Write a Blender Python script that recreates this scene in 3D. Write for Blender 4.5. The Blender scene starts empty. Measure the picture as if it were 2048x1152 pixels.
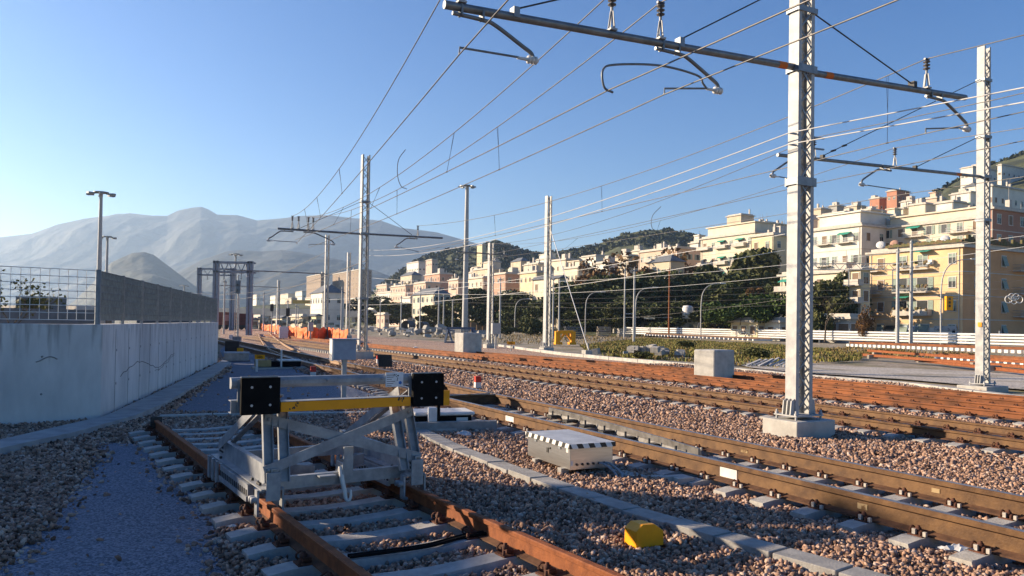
import bpy, math, random
import numpy as np
from mathutils import Vector, Matrix
random.seed(7); rng = np.random.default_rng(11)
sc = bpy.context.scene
col = sc.collection
R = math.radians
# ------------------------------------------------------------------ camera
FPX, PITCH, ROLL, SHIFT, CAMH = 1540.0, R(1.0), R(0.87), 45.0, 1.95
fwd = Vector((0, math.cos(PITCH), math.sin(PITCH)))
up0 = Vector((0, -math.sin(PITCH), math.cos(PITCH))); rt0 = Vector((1, 0, 0))
crt = rt0 * math.cos(ROLL) + up0 * math.sin(ROLL)
cup = up0 * math.cos(ROLL) - rt0 * math.sin(ROLL)
EYE = Vector((0, 0, CAMH))
def ray(px, py):
    return fwd + crt * ((px - 1024) / FPX) - cup * ((py - 576 - SHIFT) / FPX)
def G(px, py, z=0.0):                 # where the sight line meets the level z
    d = ray(px, py); t = (z - CAMH) / d.z
    return EYE + d * t
def AT(px, py, y):                    # the point of the sight line at distance y
    d = ray(px, py); return EYE + d * (y / d.y)
def PX(p):
    d = Vector(p) - EYE; w = d.dot(fwd)
    return 1024 + FPX * d.dot(crt) / w, 576 + SHIFT - FPX * d.dot(cup) / w
cam = bpy.data.cameras.new('camera'); co = bpy.data.objects.new('camera', cam); col.objects.link(co)
M = Matrix((crt, cup, -fwd)).transposed().to_4x4(); M.translation = EYE
co.matrix_world = M
cam.sensor_fit = 'HORIZONTAL'; cam.sensor_width = 36; cam.lens = FPX / 2048 * 36
cam.shift_y = SHIFT / 2048
cam.clip_start = 0.05; cam.clip_end = 40000
sc.camera = co
# ------------------------------------------------------------------ light
SUN_AZ, SUN_EL = R(-76), R(18.5)      # azimuth from the view axis, to the left
sd = Vector((math.sin(SUN_AZ) * math.cos(SUN_EL), math.cos(SUN_AZ) * math.cos(SUN_EL), math.sin(SUN_EL)))
sl = bpy.data.lights.new('sun', 'SUN'); sl.energy = 5.0; sl.angle = R(0.53); sl.color = (1.0, 0.80, 0.57)
so = bpy.data.objects.new('sun', sl); col.objects.link(so); so.rotation_euler = (-sd).to_track_quat('-Z', 'Y').to_euler()
w = bpy.data.worlds.new('World'); sc.world = w; w.use_nodes = True
nt = w.node_tree; bg = nt.nodes['Background']; sky = nt.nodes.new('ShaderNodeTexSky')
sky.sky_type = 'NISHITA'; sky.sun_disc = False; sky.sun_elevation = SUN_EL; sky.sun_rotation = SUN_AZ
sky.air_density = 1.0; sky.dust_density = 0.25; sky.ozone_density = 3.0
hs = nt.nodes.new('ShaderNodeHueSaturation'); hs.inputs['Saturation'].default_value = 1.3; hs.inputs['Hue'].default_value = .512; hs.inputs['Value'].default_value = 1.1; nt.links.new(sky.outputs[0], hs.inputs['Color']); nt.links.new(hs.outputs[0], bg.inputs[0]); bg.inputs[1].default_value = 0.058
sc.view_settings.view_transform = 'Standard'; sc.view_settings.look = 'None'
sc.view_settings.exposure = 1.36; sc.view_settings.gamma = 1.0
sc.cycles.use_denoising = True; sc.cycles.max_bounces = 6; sc.cycles.volume_bounces = 1
sc.cycles.use_adaptive_sampling = True
# ------------------------------------------------------------------ materials
MATS = {}
def mat(name, c, c2=None, rough=0.8, metal=0.0, scale=4.0, bump=0.0, bscale=None, streak=None, detail=5, lo=.35, hi=.65, world=False, spec=0.3):
    if name in MATS: return MATS[name]
    m = bpy.data.materials.new(name); m.use_nodes = True; t = m.node_tree
    b = t.nodes['Principled BSDF']; b.inputs['Roughness'].default_value = rough; b.inputs['Metallic'].default_value = metal
    b.inputs['Specular IOR Level'].default_value = spec
    if c2 is None: c2 = tuple(x * .72 for x in c)
    tc = t.nodes.new('ShaderNodeTexCoord')
    if world:
        g = t.nodes.new('ShaderNodeNewGeometry'); src = g.outputs['Position']
    else: src = tc.outputs['Object']
    if streak:
        mp = t.nodes.new('ShaderNodeMapping'); mp.inputs['Scale'].default_value = streak
        t.links.new(src, mp.inputs[0]); csrc = mp.outputs[0]
    else: csrc = src
    n = t.nodes.new('ShaderNodeTexNoise'); n.inputs['Scale'].default_value = scale; n.inputs['Detail'].default_value = detail
    n.inputs['Roughness'].default_value = .62
    t.links.new(csrc, n.inputs['Vector'])
    r = t.nodes.new('ShaderNodeValToRGB'); r.color_ramp.elements[0].position = lo; r.color_ramp.elements[1].position = hi
    r.color_ramp.elements[0].color = (*c2, 1); r.color_ramp.elements[1].color = (*c, 1)
    t.links.new(n.outputs['Fac'], r.inputs[0]); t.links.new(r.outputs[0], b.inputs['Base Color'])
    if bump:
        n2 = t.nodes.new('ShaderNodeTexNoise'); n2.inputs['Scale'].default_value = bscale or scale * 4; n2.inputs['Detail'].default_value = 4
        t.links.new(src, n2.inputs['Vector'])
        bp = t.nodes.new('ShaderNodeBump'); bp.inputs['Strength'].default_value = bump; bp.inputs['Distance'].default_value = .03
        t.links.new(n2.outputs['Fac'], bp.inputs['Height']); t.links.new(bp.outputs[0], b.inputs['Normal'])
    MATS[name] = m; return m
def stone_mat(name, cols, scale, rough=.9, bump=1.0, dist=.04, patch=None, world=True):
    """ground of loose stones: a cell per stone with its own colour, cells bulged by bump"""
    if name in MATS: return MATS[name]
    m = bpy.data.materials.new(name); m.use_nodes = True; t = m.node_tree; b = t.nodes['Principled BSDF']
    b.inputs['Roughness'].default_value = rough; b.inputs['Specular IOR Level'].default_value = .2
    g = t.nodes.new('ShaderNodeNewGeometry')
    v = t.nodes.new('ShaderNodeTexVoronoi'); v.inputs['Scale'].default_value = scale
    t.links.new(g.outputs['Position'], v.inputs['Vector'])
    s = t.nodes.new('ShaderNodeSeparateColor'); t.links.new(v.outputs['Color'], s.inputs[0])
    r = t.nodes.new('ShaderNodeValToRGB'); el = r.color_ramp.elements
    el[0].position = 0; el[0].color = (*cols[0], 1); el[1].position = 1; el[1].color = (*cols[-1], 1)
    for i, c in enumerate(cols[1:-1]):
        e = el.new((i + 1) / (len(cols) - 1)); e.color = (*c, 1)
    t.links.new(s.outputs[0], r.inputs[0])
    out = r.outputs[0]
    n = t.nodes.new('ShaderNodeTexNoise'); n.inputs['Scale'].default_value = .35; n.inputs['Detail'].default_value = 6
    t.links.new(g.outputs['Position'], n.inputs['Vector'])
    if patch:
        r2 = t.nodes.new('ShaderNodeValToRGB'); r2.color_ramp.elements[0].position = patch[1]; r2.color_ramp.elements[1].position = patch[2]
        t.links.new(n.outputs['Fac'], r2.inputs[0])
        mx = t.nodes.new('ShaderNodeMix'); mx.data_type = 'RGBA'; t.links.new(r2.outputs[0], mx.inputs['Factor'])
        t.links.new(out, mx.inputs[6]); mx.inputs[7].default_value = (*patch[0], 1); out = mx.outputs[2]
    t.links.new(out, b.inputs['Base Color'])
    bp = t.nodes.new('ShaderNodeBump'); bp.inputs['Strength'].default_value = bump; bp.inputs['Distance'].default_value = dist; bp.invert = True
    t.links.new(v.outputs['Distance'], bp.inputs['Height']); t.links.new(bp.outputs[0], b.inputs['Normal'])
    MATS[name] = m; return m
def stripes_mat(name, ca, cb, scale, direction=(1, 1, 0)):
    m = bpy.data.materials.new(name); m.use_nodes = True; t = m.node_tree; b = t.nodes['Principled BSDF']
    b.inputs['Roughness'].default_value = .5
    tc = t.nodes.new('ShaderNodeTexCoord'); dt = t.nodes.new('ShaderNodeVectorMath'); dt.operation = 'DOT_PRODUCT'
    dt.inputs[1].default_value = Vector(direction) * scale; t.links.new(tc.outputs['Object'], dt.inputs[0])
    f = t.nodes.new('ShaderNodeMath'); f.operation = 'FRACT'; t.links.new(dt.outputs['Value'], f.inputs[0])
    gt = t.nodes.new('ShaderNodeMath'); gt.operation = 'GREATER_THAN'; gt.inputs[1].default_value = .5; t.links.new(f.outputs[0], gt.inputs[0])
    mx = t.nodes.new('ShaderNodeMix'); mx.data_type = 'RGBA'; t.links.new(gt.outputs[0], mx.inputs['Factor'])
    mx.inputs[6].default_value = (*ca, 1); mx.inputs[7].default_value = (*cb, 1); t.links.new(mx.outputs[2], b.inputs['Base Color'])
    return m
def leaf_mat(name, c, c2, scale=.5):
    m = mat(name, c, c2, rough=.7, scale=scale, detail=3, world=True, spec=.15); return m

CONC = mat('pale concrete', (.46, .445, .41), (.33, .32, .295), scale=3, bump=.15, bscale=40)
CONCG = mat('grey concrete', (.34, .33, .31), (.22, .215, .205), scale=5, bump=.2, bscale=50)
SLEEP = mat('sleeper concrete', (.43, .415, .385), (.29, .28, .26), scale=6, bump=.2, bscale=60)
GALV = mat('galvanised steel', (.42, .42, .41), (.30, .305, .31), rough=.6, metal=.15, scale=5)
GALVD = mat('dull galvanised steel', (.26, .28, .30), (.17, .19, .21), rough=.5, metal=.35, scale=6)
ARMG = mat('dark grey arm tube', (.20, .21, .22), (.13, .14, .15), rough=.45, metal=.4, scale=6)
DARK = mat('dark iron', (.05, .048, .045), (.025, .024, .024), rough=.6, scale=20)
BLACK = mat('black rubber', (.010, .010, .010), (.006, .006, .006), rough=.9, scale=12, spec=.1)
YEL = mat('yellow paint', (.85, .33, .004), (.72, .26, .004), rough=.5, scale=6, lo=.2, hi=.5)
YELB = mat('yellow plastic', (.86, .37, .006), (.74, .29, .006), rough=.5, scale=5)
RED = mat('red paint', (.55, .05, .03), (.4, .035, .02), rough=.5, scale=8)
WHITE = mat('white paint', (.70, .69, .66), (.56, .55, .53), rough=.55, scale=5)
RUST = mat('rusty rail', (.28, .09, .028), (.16, .048, .016), rough=.75, scale=9, bump=.15, bscale=60, streak=(1, 1, .6))
RUSTR = mat('red rust rail', (.28, .098, .036), (.115, .048, .024), rough=.85, scale=1.3, detail=9, bump=.1, bscale=60)
RUSTB = mat('brown used rail', (.155, .082, .034), (.075, .038, .018), rough=.6, scale=5, bump=.12, bscale=50, metal=.15)
RUSTD = mat('dark rust fastening', (.13, .05, .028), (.06, .025, .016), rough=.8, scale=30)
SHINE = mat('polished rail head', (.36, .36, .37), (.24, .22, .21), rough=.38, metal=.8, scale=3)
WIRE = mat('copper wire', (.16, .15, .145), (.10, .10, .10), rough=.5, metal=.5, scale=3)
WIREW = mat('aluminium cable', (.72, .72, .72), (.6, .6, .6), rough=.5, metal=.1, scale=3)
GLASS = mat('dark window glass', (.03, .035, .04), (.012, .015, .018), rough=.25, scale=.8, spec=.3)
STEELBOX = mat('brushed stainless steel', (.62, .62, .61), (.52, .52, .51), rough=.28, metal=.92, scale=3, streak=(1, 1, 14))
CABG = mat('blue grey cabinet', (.30, .35, .42), (.24, .28, .35), rough=.5, scale=5)
ORNET = mat('orange mesh', (.80, .20, .05), (.62, .12, .03), rough=.7, scale=9)
BRICKR = mat('dull red wagon paint', (.26, .08, .06), (.15, .05, .04), rough=.7, scale=2)
WOOD = mat('grey timber', (.26, .20, .15), (.15, .115, .09), rough=.9, scale=5)
BARK = mat('bark', (.10, .075, .055), (.05, .04, .03), rough=.95, scale=3, bump=.5, bscale=12)
# ------------------------------------------------------------------ building blocks
class MB:
    def __init__(s): s.v = []; s.f = []; s.mi = []; s.sm = []
    def add(s, vs, fs, m=0, smooth=False):
        b = len(s.v); s.v += [tuple(x) for x in vs]
        for q in fs: s.f.append(tuple(b + i for i in q)); s.mi.append(m); s.sm.append(smooth)
    def frame(s, o, ax, ay, az, m=0):   # box from a corner and three edge vectors
        o, ax, ay, az = Vector(o), Vector(ax), Vector(ay), Vector(az)
        vs = [o, o + ax, o + ax + ay, o + ay, o + az, o + ax + az, o + ax + ay + az, o + ay + az]
        fs = [(0, 3, 2, 1), (4, 5, 6, 7), (0, 1, 5, 4), (1, 2, 6, 5), (2, 3, 7, 6), (3, 0, 4, 7)]
        if ax.cross(ay).dot(az) < 0: fs = [tuple(reversed(q)) for q in fs]
        s.add(vs, fs, m)
    def box(s, c, size, m=0, rz=0.0):
        c = Vector(c); q = Matrix.Rotation(rz, 3, 'Z')
        ax, ay, az = q @ Vector((size[0], 0, 0)), q @ Vector((0, size[1], 0)), Vector((0, 0, size[2]))
        s.frame(c - ax / 2 - ay / 2 - az / 2, ax, ay, az, m)
    def bar(s, a, b, wdt, thk, m=0, up=(0, 0, 1)):   # rectangular bar from a to b, wdt across (perp to up), thk along up
        a, b = Vector(a), Vector(b); d = (b - a); dn = d.normalized(); u = Vector(up)
        x = dn.cross(u)
        if x.length < 1e-4: x = dn.cross(Vector((1, 0, 0)))
        x.normalize(); y = x.cross(dn).normalized()
        s.frame(a - x * wdt / 2 - y * thk / 2, d, x * wdt, y * thk, m)
    def tube(s, pts, r, n=8, m=0, cap=True, r2=None):
        pts = [Vector(p) for p in pts]; k = len(pts); rings = []
        px = None
        for i, p in enumerate(pts):
            d = (pts[min(i + 1, k - 1)] - pts[max(i - 1, 0)]).normalized()
            if px is None:
                px = d.cross(Vector((0, 0, 1)))
                if px.length < 1e-3: px = d.cross(Vector((0, 1, 0)))
            px = (px - d * px.dot(d)).normalized(); py = d.cross(px)
            rr = r if r2 is None else r + (r2 - r) * i / (k - 1)
            rings.append([p + (px * math.cos(2 * math.pi * j / n) + py * math.sin(2 * math.pi * j / n)) * rr for j in range(n)])
        vs = [v for q in rings for v in q]; fs = []
        for i in range(k - 1):
            for j in range(n):
                fs.append((i * n + j, i * n + (j + 1) % n, (i + 1) * n + (j + 1) % n, (i + 1) * n + j))
        s.add(vs, fs, m, n > 5)
        if cap:
            s.add(rings[0], [tuple(reversed(range(n)))], m); s.add(rings[-1], [tuple(range(n))], m)
    def lathe(s, prof, o, n=12, m=0, axis=(0, 0, 1)):
        o = Vector(o); a = Vector(axis).normalized(); x = a.orthogonal().normalized(); y = a.cross(x)
        vs = []; fs = []
        for r, z in prof:
            for j in range(n): vs.append(o + a * z + (x * math.cos(2 * math.pi * j / n) + y * math.sin(2 * math.pi * j / n)) * max(r, 1e-4))
        for i in range(len(prof) - 1):
            for j in range(n): fs.append((i * n + j, i * n + (j + 1) % n, (i + 1) * n + (j + 1) % n, (i + 1) * n + j))
        s.add(vs, fs, m, True)
    def sweep(s, prof, pts, m=0, mfun=None):   # profile (u,z) swept along pts, z kept upright
        pts = [Vector(p) for p in pts]; k = len(pts); n = len(prof); vs = []; fs = []
        for i, p in enumerate(pts):
            d = pts[min(i + 1, k - 1)] - pts[max(i - 1, 0)]; d.z = 0; d.normalize(); x = Vector((d.y, -d.x, 0))
            for (u, z) in prof: vs.append(p + x * u + Vector((0, 0, z)))
        b = len(s.v); s.v += [tuple(v) for v in vs]
        for i in range(k - 1):
            for j in range(n):
                s.f.append((b + i * n + j, b + (i + 1) * n + j, b + (i + 1) * n + (j + 1) % n, b + i * n + (j + 1) % n))
                s.mi.append(mfun(j) if mfun else m); s.sm.append(False)
        s.f.append(tuple(b + j for j in range(n))); s.mi.append(m); s.sm.append(False)
        s.f.append(tuple(b + (k - 1) * n + j for j in reversed(range(n)))); s.mi.append(m); s.sm.append(False)
    def mesh(s, name, mats):
        me = bpy.data.meshes.new(name); me.from_pydata(s.v, [], s.f)
        for m in (mats if isinstance(mats, (list, tuple)) else [mats]): me.materials.append(m)
        me.polygons.foreach_set('material_index', s.mi); me.polygons.foreach_set('use_smooth', s.sm); me.update(); return me
    def build(s, name, mats, parent=None, bevel=0):
        return put(name, s.mesh(name, mats), parent, bevel=bevel)
def put(name, me, parent=None, loc=None, rz=None, bevel=0):
    o = bpy.data.objects.new(name, me); col.objects.link(o)
    if parent: o.parent = parent
    if loc is not None: o.location = loc
    if rz is not None: o.rotation_euler = (0, 0, rz)
    if bevel:
        b = o.modifiers.new('bevel', 'BEVEL'); b.width = bevel; b.segments = 2; b.limit_method = 'ANGLE'
    return o
def tag(o, label=None, cat=None, group=None, kind=None):
    if label: o['label'] = label
    if cat: o['category'] = cat
    if group: o['group'] = group
    if kind: o['kind'] = kind
    return o
def thing(name, label, cat, loc=(0, 0, 0), rz=0.0, group=None):
    o = bpy.data.objects.new(name, None); col.objects.link(o); o.location = loc; o.rotation_euler = (0, 0, rz)
    return tag(o, label, cat, group)
def kids(o): return [c for c in bpy.data.objects if c.parent == o]
def dup(root, loc, rz=0.0, label=None, group=None):
    def rec(o, par):
        c = o.copy(); col.objects.link(c); c.parent = par
        for ch in kids(o): rec(ch, c)
        return c
    r = rec(root, None); r.location = loc; r.rotation_euler = (0, 0, rz)
    if label: r['label'] = label
    if group: r['group'] = group
    return r
def sheet(name, pts, z, m, kind='structure', label=None, cat=None):
    b = MB(); b.add([(p[0], p[1], z) for p in pts], [tuple(range(len(pts)))]); o = b.build(name, m)
    a = sum(pts[i][0] * pts[(i + 1) % len(pts)][1] - pts[(i + 1) % len(pts)][0] * pts[i][1] for i in range(len(pts)))
    if a < 0: o.data.flip_normals()
    return tag(o, label, cat, kind=kind)
def smooth_path(pts, n=10):
    pts = [Vector(p) for p in pts]; out = []
    P = [pts[0] * 2 - pts[1]] + pts + [pts[-1] * 2 - pts[-2]]
    for i in range(1, len(P) - 2):
        for k in range(n):
            t = k / n; a, b, c, d = P[i - 1], P[i], P[i + 1], P[i + 2]
            out.append(.5 * ((2 * b) + (c - a) * t + (2 * a - 5 * b + 4 * c - d) * t * t + (3 * b - a - 3 * c + d) * t ** 3))
    out.append(pts[-1]); return out
def text_mesh(body, size, font_scale_x=1.0):
    cu = bpy.data.curves.new('lettering', 'FONT'); cu.body = body; cu.size = size; cu.align_x = 'CENTER'; cu.align_y = 'CENTER'; cu.extrude = .004
    o = bpy.data.objects.new('tmp', cu); col.objects.link(o)
    dg = bpy.context.evaluated_depsgraph_get(); me = bpy.data.meshes.new_from_object(o.evaluated_get(dg)); bpy.data.objects.remove(o); bpy.data.curves.remove(cu)
    return me
TH = R(-28.0); TD = Vector((math.sin(TH), math.cos(TH), 0)); TN = Vector((TD.y, -TD.x, 0))     # main tracks: along, and to the right
SH = R(-32.8); SDV = Vector((math.sin(SH), math.cos(SH), 0)); SN = Vector((SDV.y, -SDV.x, 0))  # siding
ZH = .21                                                                                      # rail head above the ballast
HAZE = 0.000112; SHADEH = 7.9
# ------------------------------------------------------------------ ground
GROUND = stone_mat('yard ground', [(.22, .185, .14), (.31, .26, .20), (.40, .35, .28)], 6, patch=((.17, .155, .075), .45, .66), bump=.3, dist=.03)
BALL = stone_mat('ballast', [(.20, .125, .09), (.40, .26, .19), (.50, .37, .29), (.30, .22, .18)], 17, bump=1.0, dist=.05)
GREYG = stone_mat('grey crushed gravel', [(.31, .28, .245), (.43, .395, .35), (.54, .50, .45)], 14, bump=.6, dist=.025, patch=((.24, .21, .15), .5, .72))
GREYB = stone_mat('fine blue grey gravel', [(.10, .112, .143), (.19, .21, .26), (.30, .325, .38)], 55, bump=1.0, dist=.02)
sheet('ground', [(-7400, -50), (7400, -50), (7400, 7500), (-7400, 7500)], -.2, GROUND)
mainA = G(1642, 968, ZH); mainO = mainA + TN * .75; mainO.z = 0
t2O = G(1500, 807, ZH) + TN * .75; t2O.z = 0
t3O = G(2048, 826, ZH) + TN * .75; t3O.z = 0
t4O = G(2048, 802, ZH) + TN * .75; t4O.z = 0
sidL = G(545, 1010, ZH); sidO = sidL + SN * .75; sidO.z = 0
troughR = [G(x, y, .0) for x, y in [(2300, 815), (2048, 796), (1821, 768), (1620, 752), (1400, 731), (1230, 716), (1120, 706), (1000, 690)]]
bl = [mainO - TD * 12 - TN * 9, mainO - TD * 12 + TN * 2, troughR[0] - TD * 8] + [p + TN * .4 for p in troughR] + \
     [G(700, 668), G(520, 655), G(440, 655), G(440, 690), G(436, 724), (-8.0, 15.0, 0), (-17, 8.2, 0), (-16, 0, 0), (-8, -4, 0)]
sheet('ballast_bed', bl, -.13, BALL, 'stuff', 'reddish brown crushed stone ballast under the railway tracks', 'ballast')
path1 = [G(*p) for p in [(-60, 1300), (530, 1300), (462, 1152), (415, 1010), (335, 935), (300, 885), (200, 880), (160, 965), (50, 1080), (-40, 1170)]]
sheet('gravel_path', path1, -.035, GREYB)
path2 = [G(*p) for p in [(335, 822), (500, 826), (690, 818), (760, 790), (620, 745), (500, 706), (450, 690), (440, 700), (458, 738), (400, 772)]]
sheet('gravel_walkway', path2, -.045, GREYB)
yard = [G(*p) for p in [(2400, 800), (2048, 772), (1800, 752), (1640, 742), (1560, 736), (1500, 730), (1400, 705), (1560, 715), (1640, 726), (1800, 732), (2048, 742), (2400, 756)]]
sheet('gravel_yard', yard, -.125, GREYG)
sheet('street', [G(*p) for p in [(2400, 690), (2048, 676), (1700, 668), (1300, 661), (1000, 656), (1000, 653.5), (1300, 658), (2048, 668.5), (2400, 674)]], -.09, mat('asphalt', (.09, .09, .09), (.05, .05, .05), scale=2, world=True))
# ------------------------------------------------------------------ concrete wall with its fence
WC = Vector((-8.0, 15.06, 0)); WF = Vector((-13.3, 34.9, 0)); WE = WC + Vector((-.80, -.60, 0)) * 13.5; WH = 1.82
d1 = (WF - WC).normalized(); n1 = Vector((d1.y, -d1.x, 0))
d0 = (WC - WE).normalized(); n0 = Vector((d0.y, -d0.x, 0))
WALLM = mat('shuttered concrete', (.66, .65, .63), (.44, .44, .435), scale=1.1, bump=.12, bscale=30, streak=(1, 1, .35), lo=.3, hi=.62)
t = WALLM.node_tree; bsd = t.nodes['Principled BSDF']; old = bsd.inputs['Base Color'].links[0].from_socket     # rain streaks hanging from the coping, grime at the foot
ge = t.nodes.new('ShaderNodeNewGeometry'); mp = t.nodes.new('ShaderNodeMapping'); mp.inputs['Scale'].default_value = (5, 5, .5); t.links.new(ge.outputs['Position'], mp.inputs[0])
ns = t.nodes.new('ShaderNodeTexNoise'); ns.inputs['Scale'].default_value = 1.6; ns.inputs['Detail'].default_value = 6; t.links.new(mp.outputs[0], ns.inputs['Vector'])
sx = t.nodes.new('ShaderNodeSeparateXYZ'); t.links.new(ge.outputs['Position'], sx.inputs[0]); mr = t.nodes.new('ShaderNodeMapRange'); mr.inputs[1].default_value = .7; mr.inputs[2].default_value = 1.8; mr.inputs[3].default_value = -.16; mr.inputs[4].default_value = .12; t.links.new(sx.outputs[2], mr.inputs[0])
ad = t.nodes.new('ShaderNodeMath'); ad.operation = 'ADD'; t.links.new(ns.outputs['Fac'], ad.inputs[0]); t.links.new(mr.outputs[0], ad.inputs[1]); rp = t.nodes.new('ShaderNodeValToRGB'); rp.color_ramp.elements[0].position = .58; rp.color_ramp.elements[1].position = .86; t.links.new(ad.outputs[0], rp.inputs[0])
mm = t.nodes.new('ShaderNodeMix'); mm.data_type = 'RGBA'; t.links.new(rp.outputs[0], mm.inputs['Factor']); t.links.new(old, mm.inputs[6]); mm.inputs[7].default_value = (.24, .23, .22, 1); t.links.new(mm.outputs[2], bsd.inputs['Base Color'])
STAIN = mat('damp stain', (.27, .27, .27), (.20, .20, .20), scale=8)
rw = thing('concrete_wall', 'pale shuttered concrete retaining wall turning a corner beside the gravel path', 'wall', (WC.x, WC.y, 0))
off = -WC
b = MB(); b.frame(WC + off - Vector((0, 0, .3)), (WF - WC), -n1 * .4, Vector((0, 0, WH + .3))); b.build('wall_face', WALLM, rw, bevel=.012)
b = MB(); b.frame(WE + off - Vector((0, 0, .3)), (WC - WE) - d0 * .003, -n0 * .4, Vector((0, 0, WH + .296))); b.build('wall_face', WALLM, rw, bevel=.012)
b = MB(); L1 = (WF - WC).length; s = 1.1; rnd = random.Random(3)
while s < L1:          # formwork joints, tie holes and a long crack, all as thin reliefs of the face
    b.frame(WC + off + d1 * s + n1 * .001, d1 * .02, n1 * .004, Vector((0, 0, WH - .1)))
    for z in (.55, 1.25): b.frame(WC + off + d1 * (s + .08) + n1 * .001 + Vector((0, 0, z)), d1 * .05, n1 * .005, Vector((0, 0, .05)))
    s += 1.22
for s in (2.0, 6.6, 11): b.frame(WE + off + d0 * (13.5 - s) + n0 * .001, d0 * .025, n0 * .004, Vector((0, 0, WH - .05)))
b.build('formwork_joint', STAIN, rw)
b = MB(); rnd = random.Random(8)
for s in (1.0, 3.2, 4.4, 5.6, 7.8, 8.9, 10.0):
    for z in (.5, 1.2): b.lathe([(.022, 0), (.022, .004), (0, .004)], WE + off + d0 * (13.5 - s) + n0 * .0005 + Vector((0, 0, z)), 8, axis=n0)
pts = [WE + off + d0 * (13.5 - .75 - .07 * i) + n0 * .004 + Vector((0, 0, 1.15 + .05 * math.sin(i * .9))) for i in range(6)]; b.tube(smooth_path(pts, 4), .012, 5)
b.build('tie_hole', STAIN, rw)
b = MB(); pts = [];
for i in range(26):
    s = 1.6 + i * .28; pts.append(WC + off + d1 * s + n1 * .004 + Vector((0, 0, .78 + .13 * math.sin(i * .33 - .6) + rnd.uniform(-.025, .025))))
b.tube(pts, .008, 4); b.tube([p + Vector((0, 0, -.09 + .03 * i % .05)) for i, p in enumerate(pts[14:])], .006, 4)
b.build('crack', mat('crack line', (.17, .16, .15), scale=9), rw)
foot = [G(*p) for p in [(-60, 900), (0, 888), (212, 838), (330, 782), (437, 728), (446, 722), (462, 728), (440, 745), (330, 812), (270, 838), (150, 872), (0, 906), (-60, 922)]]
b = MB(); n = len(foot); vs = [(p.x, p.y, -.16) for p in foot] + [(p.x, p.y, .07) for p in foot]
b.add(vs, [tuple(reversed(range(n, 2 * n)))] + [(i, n + i, n + (i + 1) % n, (i + 1) % n) for i in range(n)])
kb = b.build('kerb', mat('footing concrete', (.40, .39, .375), (.27, .265, .26), scale=2.5, bump=.2, bscale=30, world=True)); tag(kb, kind='structure')
GRAT = mat('grating steel', (.22, .25, .265), (.15, .17, .185), rough=.75, metal=0, scale=8)
def grating_fence(a, e, h0, h1, label, barx, depth=.03, thk=.004, m=None):
    d = (e - a); L = d.length; d.normalize(); nn = Vector((d.y, -d.x, 0))
    t = thing('grating_fence', label, 'fence', (a.x, a.y, h0)); nb = max(1, round(L / 2.0)); st = L / nb
    for i in range(nb + 1):
        b = MB(); b.bar(d * (i * st) + nn * .03 + Vector((0, 0, -.02)), d * (i * st) + nn * .03 + Vector((0, 0, h1 - h0 + .02)), .05, .06, up=nn)
        b.build('post', GALVD, t)
    for i in range(nb):
        b = MB(); s0 = i * st + .03; s1 = (i + 1) * st - .03
        k = 0
        while s0 + k * barx < s1:
            x = s0 + k * barx; k += 1
            b.bar(d * x + Vector((0, 0, .08)), d * x + Vector((0, 0, h1 - h0)), thk, depth, up=nn)
        for j in range(8):
            z = .08 + (h1 - h0 - .08) * j / 7; b.bar(d * s0 + nn * .018 + Vector((0, 0, z)), d * s1 + nn * .018 + Vector((0, 0, z)), .014, .014)
        b.build('grating_panel', m or GRAT, t)
    return t
grating_fence(WC + d1 * .06 - n1 * .12, WF - n1 * .12, WH, 2.87, 'dense steel grating fence running along the top of the pale concrete wall', .036)
grating_fence(WE - n0 * .12, WC - d0 * .1 - n0 * .12, WH, 2.87, 'see-through bar fence on the wall where it faces the camera', .155, .012, .010, mat('bright zinc bars', (.62, .63, .63), (.5, .51, .52), rough=.5, scale=8))
# ------------------------------------------------------------------ railway tracks
RP = [(-.075, -.172), (.075, -.172), (.075, -.160), (.012, -.142), (.010, -.052), (.035, -.038), (.036, -.008), (.028, 0), (-.028, 0), (-.036, -.008), (-.035, -.038), (-.010, -.052), (-.012, -.142), (-.075, -.160)]
RSHADEM = mat('rail foot shade', (.13, .065, .035), (.06, .03, .018), rough=.85, scale=8)  # darker foot and head underside stand in for the rail's shading lines
def rail_obj(pts, m, parent, top=None, name='rail', sc_=1.0):
    b = MB(); b.sweep([(u * sc_, z * sc_) for u, z in RP], pts, 0, lambda j: 1 if j == 7 else 2 if j in (0, 1, 2, 4, 10, 12, 13) else 0)
    return b.build(name, [m, top or m, RSHADEM], parent)
def sleeper_mesh(L=2.35, m=None):
    b = MB(); hw, tw = .145, .10
    xs = [-L / 2, -.98, -.55, -.28, 0, .28, .55, .98, L / 2]; zt = [.012, .035, .035, .02, .012, .02, .035, .035, .012]
    vs = []
    for x, z in zip(xs, zt): vs += [(x, -hw, -.16), (x, hw, -.16), (x, tw, z), (x, -tw, z)]
    fs = []
    for i in range(len(xs) - 1):
        for j in range(4): fs.append((i * 4 + j, i * 4 + (j + 1) % 4, (i + 1) * 4 + (j + 1) % 4, (i + 1) * 4 + j))
    fs += [(3, 2, 1, 0), tuple(len(xs) * 4 - 4 + j for j in range(4))]
    b.add(vs, [tuple(reversed(f)) for f in fs]); return b.mesh('sleeper', m or SLEEP)
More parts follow.
